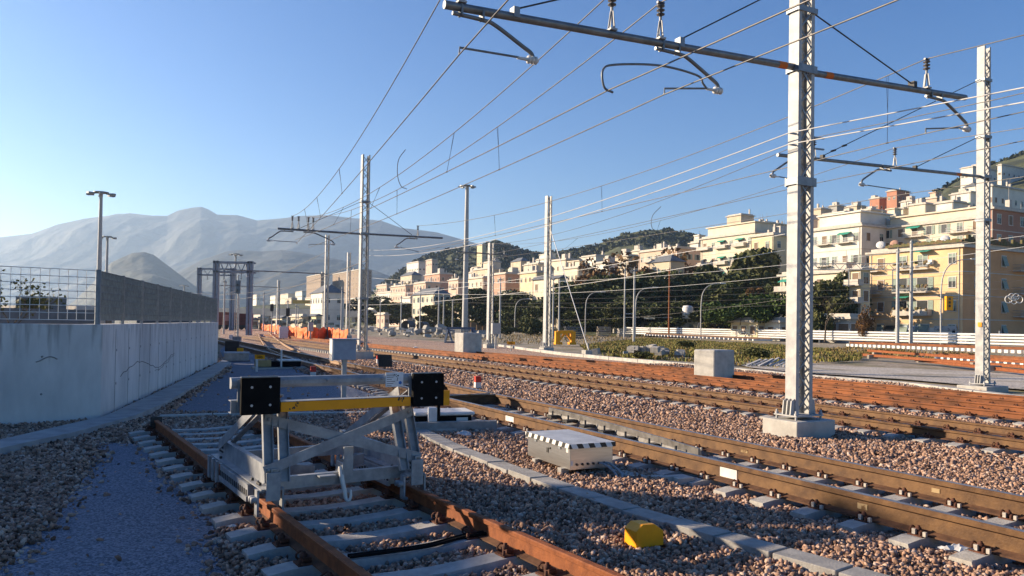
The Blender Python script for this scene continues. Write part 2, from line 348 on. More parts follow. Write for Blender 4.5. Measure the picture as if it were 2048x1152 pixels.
def fastening_mesh(pads=False):
    b = MB()           # base plate, clip coils and bolts on both sides of the rail foot
    b.box((0, 0, .0395), (.36, .15, .018))
    for s in (-1, 1):
        b.box((s * .10, 0, .075), (.07, .09, .03)); b.lathe([(.018, 0), (.018, .07), (.001, .075)], (s * .12, 0, .06), 6)
        b.lathe([(.03, 0), (.03, .028), (.001, .03)], (s * .12, 0, .085), 6)
        b.tube([Vector((s * .125 + .035 * math.cos(a), .055 + .012 * a / 6, .085 + .032 * math.sin(a))) for a in np.linspace(0, 5.6, 9)], .009, 5)
        b.lathe([(.014, 0), (.014, .04), (.001, .045)], (s * .165, -.05, .045), 6)
    if pads:
        for s in (-1, 1): b.box((s * .152, .02, .0755), (.03, .034, .05), 1); b.box((s * .152, -.09, .068), (.03, .03, .045), 1)
    return b.mesh('fastening', [RUSTD, mat('pale clip pad', (.50, .47, .42), (.34, .31, .27), scale=20)])
SLM = sleeper_mesh(); FM = fastening_mesh(); FMP = fastening_mesh(True)
FML = None
class Path:
    def __init__(s, pts):
        s.p = [Vector((p[0], p[1], 0)) for p in pts]; s.c = [0]
        for a, b in zip(s.p, s.p[1:]): s.c.append(s.c[-1] + (b - a).length)
    def at(s, x):
        i = 0
        while i < len(s.p) - 2 and s.c[i + 1] < x: i += 1
        d = (s.p[i + 1] - s.p[i]).normalized(); return s.p[i] + d * (x - s.c[i]), d
    def line(s, u, z, x0, x1, step=1.5):
        out = []; x = x0
        while True:
            p, d = s.at(min(x, x1)); out.append(p + Vector((d.y, -d.x, 0)) * u + Vector((0, 0, z)))
            if x >= x1: break
            x += step
        return out
def track(label, path, x0, x1, rm, top, phase=0.0, fasten=0, nsl=100, pads=False, skip=None, step=.6, rails=(-.7535, .7535), big=1.0):
    o, _ = path.at(x0); t = thing('railway_track', label, 'railway track', (o.x, o.y, 0)); sh = Vector((-o.x, -o.y, 0))
    for u in rails:
        rail_obj([p + sh for p in path.line(u, ZH, x0, x1, 1.2)], rm, t, top, sc_=big)
    n = 0; x = x0 + phase
    while x < x1 and n < nsl:
        p, d = path.at(x)
        if not (skip and skip(x)):
            so_ = put('sleeper', SLM, t, p + sh + Vector((0, 0, -.172 * (big - 1))), math.atan2(-d.x, d.y)); n += 1
            if n <= fasten:
                for u in rails:
                    put('fastening', FMP if pads else FM, so_, (u, 0, 0))
        x += step
    return t
mainP = Path([mainO - TD * 8] + [mainO + TD * k for k in (0, 5, 10, 15)] + [G(x, y, ZH) + TN * .75 for x, y in [(893, 795), (800, 770), (720, 748), (640, 729.5), (566, 712), (500, 696.5), (436, 681.5), (400, 674), (330, 660.5)]])
def dense(P, n):
    q = smooth_path(P.p, n); return Path(q)
mainP = dense(mainP, 4)
mx0 = 3.0
track('brown used main track with two polished rails crossing the lower right foreground', mainP, mx0, mainP.c[-1], RUSTB, SHINE, .15, 26, 100, True, big=1.42)
t2P = Path([t2O - TD * 16, t2O + TD * 75])
track('brown rusty track just beyond the tall lattice mast', t2P, 0, 91, RUSTB, None, .2, 60, 100)
t3P = Path([t3O - TD * 5, t3O + TD * 88])
track('bright orange rusted track beyond the white concrete cube', t3P, 0, 93, RUSTR, None, .1, 60, 100)
t4P = Path([t4O - TD * 5, t4O + TD * 12, t4O + TD * 22 - TN * .5, t4O + TD * 34 - TN * 1.6])
track('red rusted outermost track beside the pale trough line and the yard', t4P, 0, t4P.c[-1], RUSTR, None, .3, 40, 100)
sidP = Path([sidO - SDV * 4.6, sidO + SDV * 7.1])
sid = track('short rusty siding track with concrete sleepers under the buffer stop', sidP, 0, sidP.c[-1], RUST, None, .28, 20, 40)
b = MB()
for u in (-.7535,): 
    p, d = sidP.at(sidP.c[-1]); o, _ = sidP.at(0)
    q = p - o + SN * u; b.frame(q - SN * .09 + Vector((0, 0, .0)), SN * .18, SDV * .03, Vector((0, 0, .26)))
b.build('end_plate', DARK, sid)
# check rail (dark switch blade) lying inside the far rail of the main track
bl0 = thing('switch_blade', 'black greased switch blade with white edge lying against the far main rail', 'switch blade', tuple(mainO))
pp = []
for x, y in [(1100, 815), (1160, 829), (1240, 851), (1330, 876), (1400, 897)]: pp.append(G(x, y, ZH - .03) - mainO)
b = MB(); b.sweep([(-.045, -.17), (.045, -.17), (.03, -.10), (.03, 0), (-.01, 0), (-.03, -.1)], smooth_path(pp, 4)); b.build('blade', mat('greased blade', (.30, .29, .28), (.16, .15, .14), rough=.35, metal=.6, scale=5), bl0)
for i in range(7):
    b = MB(); q = pp[0].lerp(pp[-1], .08 + i * .14); b.box(q + Vector((0, 0, -.13)) - TN * .05, (.34, .16, .05), rz=-TH); b.lathe([(.02, 0), (.02, .1), (.001, .1)], q + Vector((0, 0, -.12)) - TN * .14, 6)
    b.build('slide_plate', DARK, bl0)
# turnout rails curving off the main track far left
tu = thing('turnout_track', 'pale worn turnout rails curving across towards the orange net fence', 'railway track', tuple(G(640, 720)))
to = Vector(tu.location)
RUSTP = mat('pale worn rail', (.36, .24, .15), (.25, .15, .085), rough=.6, scale=4)
for pts in ([(705, 740), (640, 731), (581, 714.7), (537, 695.7), (522.5, 679.5), (513.7, 663.4)], [(760, 735), (700, 727), (640, 714), (593, 700), (560.6, 682.5), (535.7, 663.4)]):
    rail_obj([p - to for p in smooth_path([G(x, y, ZH) for x, y in pts], 6)], RUSTP, tu)
# ------------------------------------------------------------------ cable troughs
def trough(label, pts, wdt, z0, z1, m, gap=1.0):
    pts = [Vector((p[0], p[1], 0)) for p in pts]; P = Path(pts); t = thing('cable_trough', label, 'cable trough', tuple(pts[0])); n = 0; x = 0; rnd = random.Random(len(pts))
    while x < P.c[-1] - .1 and n < 100:
        L = min(gap, P.c[-1] - x); a, d = P.at(x + .012); e, _ = P.at(x + L - .012); s = Vector((d.y, -d.x, 0)); j = rnd.uniform(-.012, .012)
        b = MB(); b.frame(a - pts[0] - s * (wdt / 2 + j) + Vector((0, 0, z0)), e - a, s * wdt, Vector((0, 0, z1 - z0 + rnd.uniform(-.008, .008)))); b.build('cover_slab', m, t, bevel=.008); x += gap; n += 1
    return t
TRW = .27
trough('grey concrete cable trough with slab covers running between siding and main track', [G(x, y, .02) for x, y in [(818, 849), (905, 891), (1050, 946), (1250, 1014), (1500, 1085), (1760, 1157), (1900, 1196)]], TRW, -.15, .03, CONCG, .6)
trough('low concrete cable trough crossing behind the buffer stop', [G(x, y, .0) for x, y in [(318, 832), (430, 829), (560, 827), (700, 825), (835, 822)]], .22, -.15, .015, CONC, 1.0)
trough('pale far cable trough between the red track and the gravel yard', troughR, .35, -.15, .06, CONC, 1.6)
trough('short concrete trough leading from the steel box under the main rail', [G(x, y, .0) for x, y in [(1215, 930), (1290, 957), (1380, 950)]], .25, -.15, .0, CONC, .7)
# ------------------------------------------------------------------ loose stones near the camera
def stones():
    rg = np.random.default_rng(5); base = []
    ph = (1 + 5 ** .5) / 2
    ico = np.array([(-1, ph, 0), (1, ph, 0), (-1, -ph, 0), (1, -ph, 0), (0, -1, ph), (0, 1, ph), (0, -1, -ph), (0, 1, -ph), (ph, 0, -1), (ph, 0, 1), (-ph, 0, -1), (-ph, 0, 1)]) / 1.9
    F = np.array([(0, 11, 5), (0, 5, 1), (0, 1, 7), (0, 7, 10), (0, 10, 11), (1, 5, 9), (5, 11, 4), (11, 10, 2), (10, 7, 6), (7, 1, 8), (3, 9, 4), (3, 4, 2), (3, 2, 6), (3, 6, 8), (3, 8, 9), (4, 9, 5), (2, 4, 11), (6, 2, 10), (8, 6, 7), (9, 8, 1)])
    for k in range(12):
        q = ico * rg.uniform(.62, 1.25, (12, 1)); base.append(q * np.array([rg.uniform(.9, 1.4), rg.uniform(.75, 1.05), rg.uniform(.55, .85)]))
    base = np.array(base)
    def inside(x, y, poly):
        r = np.zeros(len(x), bool); n = len(poly)
        for i in range(n):
            x0, y0 = poly[i][0], poly[i][1]; x1, y1 = poly[(i + 1) % n][0], poly[(i + 1) % n][1]
            c = ((y0 > y) != (y1 > y)); r ^= c & (x < (x1 - x0) * (y - y0) / (y1 - y0 + 1e-12) + x0)
        return r
    X = []; Y = []; S = []
    for d0, d1, den, sz in ((3.6, 7, 1250, .0235), (7, 11, 950, .026), (11, 17, 520, .032), (17, 28, 220, .045), (28, 40, 90, .06)):
        n = int(den * 1.5 * (d1 * d1 - d0 * d0) / 2 * 1.0); y = np.sqrt(rg.uniform(d0 * d0, d1 * d1, n)); x = y * rg.uniform(-.78, .76, n)
        X.append(x); Y.append(y); S.append(sz * rg.uniform(.45, 1.5, n))
    x = np.concatenate(X); y = np.concatenate(Y); s = np.concatenate(S)
    keep = inside(x, y, bl) & (rg.random(len(x)) < .985)
    edge = rg.normal(0, .10, len(x))
    for pl in (path1, path2):
        keep &= ~(inside(x + edge, y + edge, pl) & (rg.random(len(x)) > .003))
    keep &= ~inside(x, y, foot)
    def loc(o, d, n): rx, ry = x - o.x, y - o.y; return rx * d.x + ry * d.y, rx * n.x + ry * n.y
    z = np.full(len(x), -.035)
    for (P, dd, nn, x0, ph, smax) in ((sidP, SDV, SN, 0, .28, sidP.c[-1]), (mainP, TD, TN, mx0, .15, 30), (t2P, TD, TN, 0, .2, 91), (t3P, TD, TN, 0, .1, 93), (t4P, TD, TN, 0, .3, 17)):
        o, _ = P.at(0); sa, u = loc(o, dd, nn); ins = (sa > -.2) & (sa < smax + .2)
        ph_ = (sa - x0 - ph + .3) % .6 - .3
        on_sl = (np.abs(ph_) < .135 + s * .5) & (np.abs(u) < 1.18 + s * .5) & ins
        keep &= ~(on_sl & (rg.random(len(x)) > .012))
        keep &= ~((np.abs(np.abs(u) - .7535) < .09 + s) & ins)
        z = np.where(ins & (np.abs(u) < 1.5), -.115, z) if P is mainP else z
    def off_line(pts, wdt):
        nonlocal keep
        for a, c in zip(pts, pts[1:]):
            dx, dy = c[0] - a[0], c[1] - a[1]; L = math.hypot(dx, dy); t = ((x - a[0]) * dx + (y - a[1]) * dy) / L; u = np.abs((x - a[0]) * dy - (y - a[1]) * dx) / L
            keep &= ~((t > -.1) & (t < L + .1) & (u < wdt / 2 + s * .55) & (rg.random(len(x)) > .02))
    off_line([G(*p, .02) for p in [(818, 849), (905, 891), (1050, 946), (1250, 1014), (1500, 1085), (1760, 1157), (1900, 1196)]], TRW)
    off_line([G(*p, 0) for p in [(318, 832), (560, 827), (835, 822)]], .22); off_line(troughR, .35)
    for (cx, cy, rx) in BLOCKS: keep &= ~((np.abs(x - cx) < rx) & (np.abs(y - cy) < rx))
    x, y, s, z = x[keep], y[keep], s[keep], z[keep]; n = len(x)
    k = rg.integers(0, 12, n); V = base[k] * s[:, None, None]
    q = rg.normal(size=(n, 4)); q[:, 1:3] *= .6; q /= np.linalg.norm(q, axis=1)[:, None]; a, b_, c, d = q.T
    Rm = np.stack([1 - 2 * (c * c + d * d), 2 * (b_ * c - a * d), 2 * (b_ * d + a * c), 2 * (b_ * c + a * d), 1 - 2 * (b_ * b_ + d * d), 2 * (c * d - a * b_), 2 * (b_ * d - a * c), 2 * (c * d + a * b_), 1 - 2 * (b_ * b_ + c * c)], 1).reshape(n, 3, 3)
    V = np.einsum('nij,nvj->nvi', Rm, V)
    # gentle heaps
    z = z + .02 * np.sin(x * 2.1 + .7 * y) * np.sin(1.7 * y - .4 * x) + rg.uniform(-.012, .022, n)
    V += np.stack([x, y, z], 1)[:, None, :]
    FF = (F[None] + (np.arange(n) * 12)[:, None, None]).reshape(-1)
    me = bpy.data.meshes.new('ballast'); me.vertices.add(n * 12); me.vertices.foreach_set('co', V.reshape(-1).astype(np.float32))
    me.loops.add(len(FF)); me.loops.foreach_set('vertex_index', FF.astype(np.int32)); me.polygons.add(n * 20)
    me.polygons.foreach_set('loop_start', (np.arange(n * 20) * 3).astype(np.int32)); me.polygons.foreach_set('loop_total', np.full(n * 20, 3, np.int32))
    me.update(calc_edges=True)
    at = me.attributes.new('tone', 'FLOAT', 'POINT'); at.data.foreach_set('value', np.repeat(rg.random(n), 12).astype(np.float32))
    m = bpy.data.materials.new('ballast stone'); m.use_nodes = True; t = m.node_tree; bs = t.nodes['Principled BSDF']; bs.inputs['Roughness'].default_value = .85; bs.inputs['Specular IOR Level'].default_value = .2
    an = t.nodes.new('ShaderNodeAttribute'); an.attribute_name = 'tone'; r = t.nodes.new('ShaderNodeValToRGB'); el = r.color_ramp.elements
    el[0].position = 0; el[0].color = (.10, .062, .044, 1); el[1].position = 1; el[1].color = (.55, .43, .35, 1)
    for p, c in ((.2, (.22, .13, .09)), (.42, (.41, .255, .175)), (.62, (.27, .175, .13)), (.8, (.50, .32, .22))): e = el.new(p); e.color = (*c, 1)
    g = t.nodes.new('ShaderNodeNewGeometry'); no = t.nodes.new('ShaderNodeTexNoise'); no.inputs['Scale'].default_value = 55; t.links.new(g.outputs['Position'], no.inputs['Vector'])
    mx = t.nodes.new('ShaderNodeMix'); mx.data_type = 'RGBA'; mx.blend_type = 'MULTIPLY'; mx.inputs['Factor'].default_value = .6
    t.links.new(an.outputs['Fac'], r.inputs[0]); t.links.new(r.outputs[0], mx.inputs[6]); t.links.new(no.outputs['Color'], mx.inputs[7])
    r3 = t.nodes.new('ShaderNodeValToRGB'); r3.color_ramp.elements[0].position = .3; r3.color_ramp.elements[0].color = (.6, .6, .6, 1); r3.color_ramp.elements[1].position = .6; r3.color_ramp.elements[1].color = (1, 1, 1, 1)
    t.links.new(no.outputs['Fac'], r3.inputs[0]); t.links.new(r3.outputs[0], mx.inputs[7]); t.links.new(mx.outputs[2], bs.inputs['Base Color'])
    me.materials.append(m); o = put('ballast_stones', me); tag(o, 'loose reddish brown crushed stones around the nearest tracks', 'ballast', kind='stuff')
    print('stones', n)
# ------------------------------------------------------------------ buffer stop
BUF = mat('zinc coated steel', (.33, .345, .36), (.20, .215, .235), rough=.5, metal=.15, scale=7)
bo = sidO + SDV * ((7.70 - sidO.y) / SDV.y)
bs = thing('buffer_stop', 'grey steel buffer stop with two black plates and a yellow beam on the siding', 'buffer stop', (bo.x, bo.y, 0), -SH)
# local axes: x to the right, y away along the track, z up
for sx in (-1, 1):
    b = MB(); b.frame((sx * .875 - .18, 0, 1.065), (.36, 0, 0), (0, .055, 0), (0, 0, .345)); pl = b.build('buffer_plate', BLACK, bs, bevel=.006)
    b = MB()
    for ax in (-.085, .085):
        for az in (-.085, .085): b.lathe([(.012, 0), (.012, .004), (.007, .005), (.006, .002), (.0, .002)], (sx * .875 + ax, -.0005, 1.237 + az), 12, axis=(0, -1, 0))
    b.build('bolt', mat('bright bolt', (.6, .6, .6), (.45, .45, .45), rough=.4, metal=.5, scale=20), pl)
    b = MB(); b.frame((sx * .875 - .17, .058, 1.06), (.34, 0, 0), (0, .02, 0), (0, 0, .36)); b.frame((sx * .875 - .195, .081, 1.08), (.39, 0, 0), (0, .015, 0), (0, 0, .31)); b.build('backing_plate', BUF, pl)
def channel(b, a, e, h, dpt, t=.008, up=(0, 0, 1), m=0):    # U section from a to e: web h tall, flanges dpt to the back
    a, e = Vector(a), Vector(e); d = (e - a); dn = d.normalized(); u = Vector(up); y = dn.cross(u).normalized(); u = y.cross(dn).normalized()
    b.frame(a - u * h / 2, d, u * h, -y * t, m)
    b.frame(a - u * h / 2 - y * t, d, u * t, -y * dpt, m); b.frame(a + u * (h / 2 - t) - y * t, d, u * t, -y * dpt, m)
for z, y in ((1.355, .16), (1.135, .16)):
    b = MB()
    if z > 1.3:    # corrugated upper beam
        prof = [(0, -.052), (-.012, -.047), (-.03, -.018), (-.03, .018), (-.012, .047), (0, .052), (.05, .052), (.05, -.052)]
        b.sweep([(-u, zz) for u, zz in prof], [(-1.12, .13, z), (1.06, .13, z)], 0); 
        for xx in (-.2, .38): b.lathe([(.016, 0), (.016, .012), (.001, .014)], (xx, .10, z + .01), 6, axis=(0, -1, 0))
    else: channel(b, (-1.12, .115, z), (-.66, .115, z), .12, .09)
    b.build('cross_beam', BUF, bs)
b = MB(); b.frame((-.68, .03, 1.075), (1.36, 0, 0), (0, .13, 0), (0, 0, .095)); yb = b.build('yellow_beam', [YEL], bs, bevel=.004)
b = MB(); b.frame((-.682, .026, 1.172), (1.364, 0, 0), (0, .14, 0), (0, 0, .005)); b.build('beam_flange', BUF, yb)
b = MB(); rnd = random.Random(2)
for xc in (-.56, .56):
    for i in range(7): x = xc + rnd.uniform(-.04, .04); z = 1.12 + rnd.uniform(-.03, .03); b.frame((x, .0285, z), (rnd.uniform(.005, .02), 0, 0), (0, .002, 0), (rnd.uniform(-.01, .01), 0, rnd.uniform(.01, .03)))
b.build('paint_chip', DARK, yb)
b = MB(); b.frame((.42, .095, 1.275), (.20, 0, 0), (0, .004, 0), (0, 0, .15)); st = b.build('notice_plate', mat('white notice', (.74, .75, .76), (.60, .62, .64), scale=12), bs)
b = MB()
for i in range(6): b.frame((.432, .0935, 1.285 + i * .022), (.055 + .02 * (i % 3), 0, 0), (0, .002, 0), (0, 0, .005))
for i in range(9): b.frame((.53 + rnd.uniform(-.03, .03), .0935, 1.335 + rnd.uniform(0, .07)), (rnd.uniform(.004, .016), 0, 0), (0, .002, 0), (0, 0, rnd.uniform(.006, .02)))
b.build('printed_text', DARK, st)
b = MB(); b.lathe([(.018, 0), (.018, .002), (0, .002)], (.585, .0948, 1.315), 12, axis=(0, -1, 0)); b.build('blue_emblem', mat('blue print', (.06, .2, .55), (.05, .16, .45), scale=9), st)
for sx in (-1, 1):
    # base beam: long L section on the rail, end plate, clamps
    b = MB(); x = sx * .75
    b.frame((x - .01, .02, .345), (.014, 0, 0), (0, 2.25, 0), (0, 0, .20)); b.frame((x - .10, .02, .345), (.09, 0, 0), (0, 2.25, 0), (0, 0, .012)); b.frame((x + .004, .02, .345), (.06, 0, 0), (0, 2.25, 0), (0, 0, .012))
    b.frame((x + .004, .02, .533), (.05, 0, 0), (0, 2.25, 0), (0, 0, .012))
    bb = b.build('base_beam', BUF, bs)
    b = MB(); b.frame((x - .06, 0, .245), (.135, 0, 0), (0, .018, 0), (0, 0, .265)); b.build('end_plate', BUF, bb, bevel=.003)
    b = MB()
    for yy in (.08, .13, .18, .23, 2.02, 2.07, 2.12, 2.17):
        for zz in (.41, .46): b.lathe([(.016, 0), (.016, .006), (.001, .008)], (x - .0105, yy, zz), 6, axis=(-1, 0, 0))
    for yy in (.22, .26, .30, .5, 1.9): b.lathe([(.015, 0), (.015, .025), (.001, .028)], (x - .06, yy, .357), 6)
    b.build('bolt', DARK, bb)
    b = MB(); rr = random.Random(5)
    b.frame((x - .125, .42, .19), (.06, 0, 0), (0, 1.2, 0), (0, 0, .14)); b.frame((x - .14, .42, .17), (.03, 0, 0), (0, 1.2, 0), (0, 0, .05))
    for i in range(15): b.frame((x - .131, .45 + i * .08, .20), (.008, 0, 0), (0, .035, 0), (0, 0, .08), 1)
    for i in range(4): b.frame((x - .128, .44 + i * .3, .329), (.066, 0, 0), (0, .27, 0), (0, 0, .006))
    b.build('clamp_block', [BUF, DARK], bb)
    for yy in (.03, 1.75, 1.95, 2.15):
        b = MB(); b.frame((x - .135, yy, .10), (.02, 0, 0), (0, .09, 0), (0, 0, .25)); b.frame((x + .10, yy, .10), (.02, 0, 0), (0, .09, 0), (0, 0, .25))
        b.frame((x - .135, yy, .10), (.05, 0, 0), (0, .09, 0), (0, 0, .02)); b.frame((x - .134, yy, .334), (.244, 0, 0), (0, .09, 0), (0, 0, .01))
        if yy < .1: b.lathe([(.03, 0), (.03, .05), (0, .05)], (x - .135, .06, .26), 8, axis=(-1, 0, 0)); b.lathe([(.03, 0), (.03, .05), (0, .05)], (x - .135, .13, .26), 8, axis=(-1, 0, 0))
        b.build('rail_clamp', BUF, bb)
    # upright pair, leaning slightly away
    xi = sx * .70
    for dx in (-.075, .075):
        b = MB(); channel(b, (xi + dx, .07, .40), (xi + dx - sx * .03, .30, 1.09), .095, .05, up=(1, 0, 0)); b.build('upright', BUF, bs)
    # back stay down to the far end of the base
    for dx in (-.06, .07):
        b = MB(); b.bar((xi + dx, .24, 1.22), (sx * .75 + dx, 1.98, .50), .012 if dx < 0 else .07, .10 if dx < 0 else .012, up=(0, .4, 1)); b.build('back_stay', BUF, bs)
    b = MB()
    for f in (.12, .42, .7): b.lathe([(.02, 0), (.02, .02), (0, .02)], Vector((xi + .07, .24, 1.235)).lerp(Vector((sx * .75 + .07, 1.98, .515)), f), 6)
    b.build('bolt', DARK, bs)
    b = MB(); b.bar((-sx * .80, .128 + sx * .012, .98), (sx * .82, .128 + sx * .012, .50), .012, .115, up=(0, 1, 0)) if False else b.bar((-sx * .78, .215 + sx * .008, 1.00), (sx * .82, .055 + sx * .008, .52), .10, .01, up=(0, 1, 0)); b.build('cross_brace', BUF, bs)
    b = MB()
    for q in ((-sx * .74, .99, .205), (sx * .78, .53, .045)): b.lathe([(.02, 0), (.02, .015), (0, .015)], (q[0], q[2], q[1]), 8, axis=(0, -1, 0))
    b.build('bolt', BUF, bs)
for a, e, h in (((-.72, .20, .36), (.70, .20, .36), .12), ((-.70, 1.35, .45), (.70, 1.35, .45), .12)):
    b = MB(); channel(b, a, e, h, .06); b.build('cross_tie', BUF, bs)
b = MB(); b.frame((.02, .19, .33), (.10, 0, 0), (0, .02, 0), (0, 0, .34)); b.frame((-.02, .12, .30), (.012, 0, 0), (0, .20, 0), (0, 0, .22)); b.build('centre_post', BUF, bs)
b = MB(); hp = [(-.02, .17, .48), (-.02, .13, .36), (-.0, .10, .24), (.01, .09, .17), (.035, .07, .15), (.05, .06, .20), (.045, .06, .26)]
b.tube(smooth_path(hp, 4), .028, 8, r2=.012); b.build('draw_hook', WHITE, bs)
for a, e in (((-.62, 1.0, .40), (-.14, .62, .36)), ((.52, .9, .40), (.16, .75, .38))):
    b = MB(); b.bar(a, e, .008, .12); b.bar(Vector(a) + Vector((0, 0, -.06)), Vector(e) + Vector((0, 0, -.06)), .09, .01); b.build('guide_angle', BUF, bs)
b = MB(); b.frame((-.26, .10, .40), (.17, 0, 0), (0, .10, 0), (0, 0, .012)); b.build('bracket', BUF, bs)
# ------------------------------------------------------------------ lattice masts
def mast_parts(root, H, W=.44, wt=.30, lace=True, m=GALV, m_shade=GALVD, found=True, fz=.27, taper=.92, fw=1.0, nl=None):
    """channel pair in local axes: x across the tracks, y along; local origin at ground"""
    for sx in (-1, 1):
        b = MB(); z0 = fz + .04 if found else 0
        for (xa, xb, wa, wb) in ((W / 2, W / 2 * taper, wt, wt * taper),):
            for part in (0, 1, 2):
                def P(z, w, x): return None
            def quad(x0, y0, x1, y1):
                k = taper
                vs = [(sx * x0, y0, z0), (sx * x1, y0, z0), (sx * x1, y1, z0), (sx * x0, y1, z0), (sx * x0 * k, y0 * k, H), (sx * x1 * k, y0 * k, H), (sx * x1 * k, y1 * k, H), (sx * x0 * k, y1 * k, H)]
                fs = [(3, 2, 1, 0), (4, 5, 6, 7), (0, 1, 5, 4), (1, 2, 6, 5), (2, 3, 7, 6), (3, 0, 4, 7)]
                if sx < 0: fs = [tuple(reversed(f)) for f in fs]
                b.add(vs, fs)
            quad(W / 2 - .012, -wt / 2, W / 2, wt / 2); quad(W / 2 - .085, -wt / 2, W / 2 - .012, -wt / 2 + .012); quad(W / 2 - .085, wt / 2 - .012, W / 2 - .012, wt / 2)
        b.build('channel', m, root)
    if lace:
        n = nl or int((H - fz) / .36)
        for yy in (-1, 1):
            b = MB(); z0 = fz + .15 if found else .1
            for i in range(n):
                za = z0 + (H - z0 - .1) * i / n; zb = z0 + (H - z0 - .1) * (i + 1) / n
                k = 1 - (1 - taper) * za / H; x = (W / 2 - .05) * k; y = yy * (wt / 2 - .018) * k; s = 1 if (i % 2) ^ (yy > 0) else -1
                b.bar((s * x, y, za), (-s * x, y, zb), .032, .010, up=(0, 1, 0))
                if nl is None: b.bar((-s * x, y - yy * .012, za), (s * x, y - yy * .012, zb), .02, .008, up=(0, 1, 0))
            b.build('lacing', m_shade, root)  # darker steel puts the shade on the lacing into its colour
    if found:
        b = MB(); b.box((0, 0, (fz - .35) / 2), (fw, fw * .82, fz + .35)); b.build('foundation', CONC, root, bevel=.02)
        b = MB(); b.box((0, 0, fz + .075), (W + .28, wt + .28, .025))
        for sx in (-1, 1):
            for y in (-.09, 0, .09): b.frame((sx * W / 2, y - .01, fz + .088), (sx * .10, 0, 0), (0, .02, 0), (-sx * .09 * 0, 0, .27)) if False else b.add([(sx * W / 2, y - .012, fz + .088), (sx * (W / 2 + .11), y - .012, fz + .088), (sx * (W / 2 + .08), y - .012, fz + .34), (sx * W / 2, y - .012, fz + .38), (sx * W / 2, y + .012, fz + .088), (sx * (W / 2 + .11), y + .012, fz + .088), (sx * (W / 2 + .08), y + .012, fz + .34), (sx * W / 2, y + .012, fz + .38)], [(0, 1, 2, 3), (7, 6, 5, 4), (0, 4, 5, 1), (1, 5, 6, 2), (2, 6, 7, 3), (3, 7, 4, 0)])
        bp = b.build('base_plate', m, root)
        b = MB()
        for sx in (-1, 1):
            for sy in (-1, 1): b.lathe([(.022, -.08), (.022, .09), (.0, .1)], (sx * (W / 2 + .10), sy * (wt / 2 + .10), fz + .075), 8); b.lathe([(.04, .012), (.04, .05), (0, .05)], (sx * (W / 2 + .10), sy * (wt / 2 + .10), fz + .075), 6)
        b.build('anchor_bolt', m, bp)
def insulator(root, x, z, hgt=.62, dark=True):
    """A-frame yoke with a ribbed post insulator on the arm"""
    b = MB()
    for s in (-1, 1): b.bar((x, s * .055, z + .04), (x, s * .02, z + .30), .05, .012, up=(1, 0, 0)); b.bar((x + s * .06, 0, z + .02), (x + s * .018, 0, z + .30), .03, .012, up=(0, 1, 0))
    b.tube([(x, 0, z + .26), (x, 0, z + .38)], .024, 8); b.box((x, 0, z), (.13, .15, .03)); y = b.build('yoke', GALV, root)
    b = MB(); pr = [(.026, 0)]
    for k in range(3): pr += [(.028, .02 + k * .07), (.07, .035 + k * .07), (.07, .05 + k * .07), (.028, .06 + k * .07)]
    pr += [(.026, .24), (.02, hgt - .38), (.0, hgt - .38)]
    b.lathe(pr, (x, 0, z + .37), 10); b.box((x, 0, z + hgt - .01), (.14, .04, .035)); b.build('insulator', mat('brown porcelain', (.10, .095, .095), (.07, .065, .065), rough=.3, scale=9), root)
    return z + hgt
def reg_arm(root, x, z, s, tip, loop=False, drop=.62, reach=1.35):
    """curved support tube bolted under the arm, white insulator at its foot and the thin steady arm to the wire.
    s: side to which the tube runs; tip = (dx, dz) of the wire from the insulator"""
    b = MB(); p = [(x - s * .25, 0, z - .11), (x + s * .25, 0, z - .12), (x + s * .45, 0, z - .16), (x + s * (reach - .1), 0, z - .12 - drop * .62), (x + s * (reach + .06), 0, z - .12 - drop * .82), (x + s * (reach + .10), 0, z - .12 - drop * 1.05)]
    b.tube(smooth_path(p, 6), .032, 8)
    for k in (-.12, .22): b.box((x + s * k, 0, z - .05), (.03, .13, .16))
    r = b.build('registration_tube', ARMG, root); q = Vector((x + s * (reach + .10), 0, z - .12 - drop * 1.05))
    b = MB(); pr = [(.03, 0)]
    for k in range(3): pr += [(.03, .02 + k * .06), (.062, .03 + k * .06), (.062, .055 + k * .06), (.03, .065 + k * .06)]
    pr += [(.025, .24), (.02, .36), (0, .36)]
    b.lathe(pr, q + Vector((s * .08, 0, 0)), 10, axis=(-s, 0, -.03)); b.build('insulator', WHITE, r)
    b = MB(); e = q + Vector((tip[0], 0, tip[1]))
    if loop: b.tube(smooth_path([q + Vector((-s * x_, 0, z_)) for x_, z_ in ((.28, 0), (.36, .07), (.5, .19), (1.3, .22), (2.2, .08), (2.45, -.05), (2.42, -.32), (2.25, -.38))], 6), .019, 6)
    b.tube([q + Vector((-s * .25, 0, 0)), e + Vector((0, 0, .10)), e], .017, 6); b.build('steady_arm', ARMG, r)
    return e
def loc_mast(name, label, foot, H, group=None, rz=None, cat='catenary mast'):
    return thing(name, label, cat, (foot.x, foot.y, 0), -TH if rz is None else rz, group)
def W(root, p): return Matrix.Translation(root.location) @ Matrix.Rotation(root.rotation_euler.z, 4, 'Z') @ Vector(p)
m1f = G(1597, 866, 0)
BLOCKS = [(m1f.x, m1f.y, .56)]
m1 = loc_mast('catenary_mast', 'tall pale lattice mast on a concrete block, nearest mast to the camera', m1f, 11)
mast_parts(m1, 11.2, .44, .25)
def armz(x): return 6.83 - .043 * abs(x) if x < 0 else 6.78 + .053 * x
ARMZ1 = 6.82
b = MB(); b.tube([(-7.26, 0, armz(-7.26)), (-.2, 0, armz(-.2))], .062, 10); a_ = b.build('arm', ARMG, m1)
b = MB(); b.tube([(.2, 0, armz(.2)), (5.06, 0, armz(5.06))], .062, 10); a_ = b.build('arm', ARMG, m1)
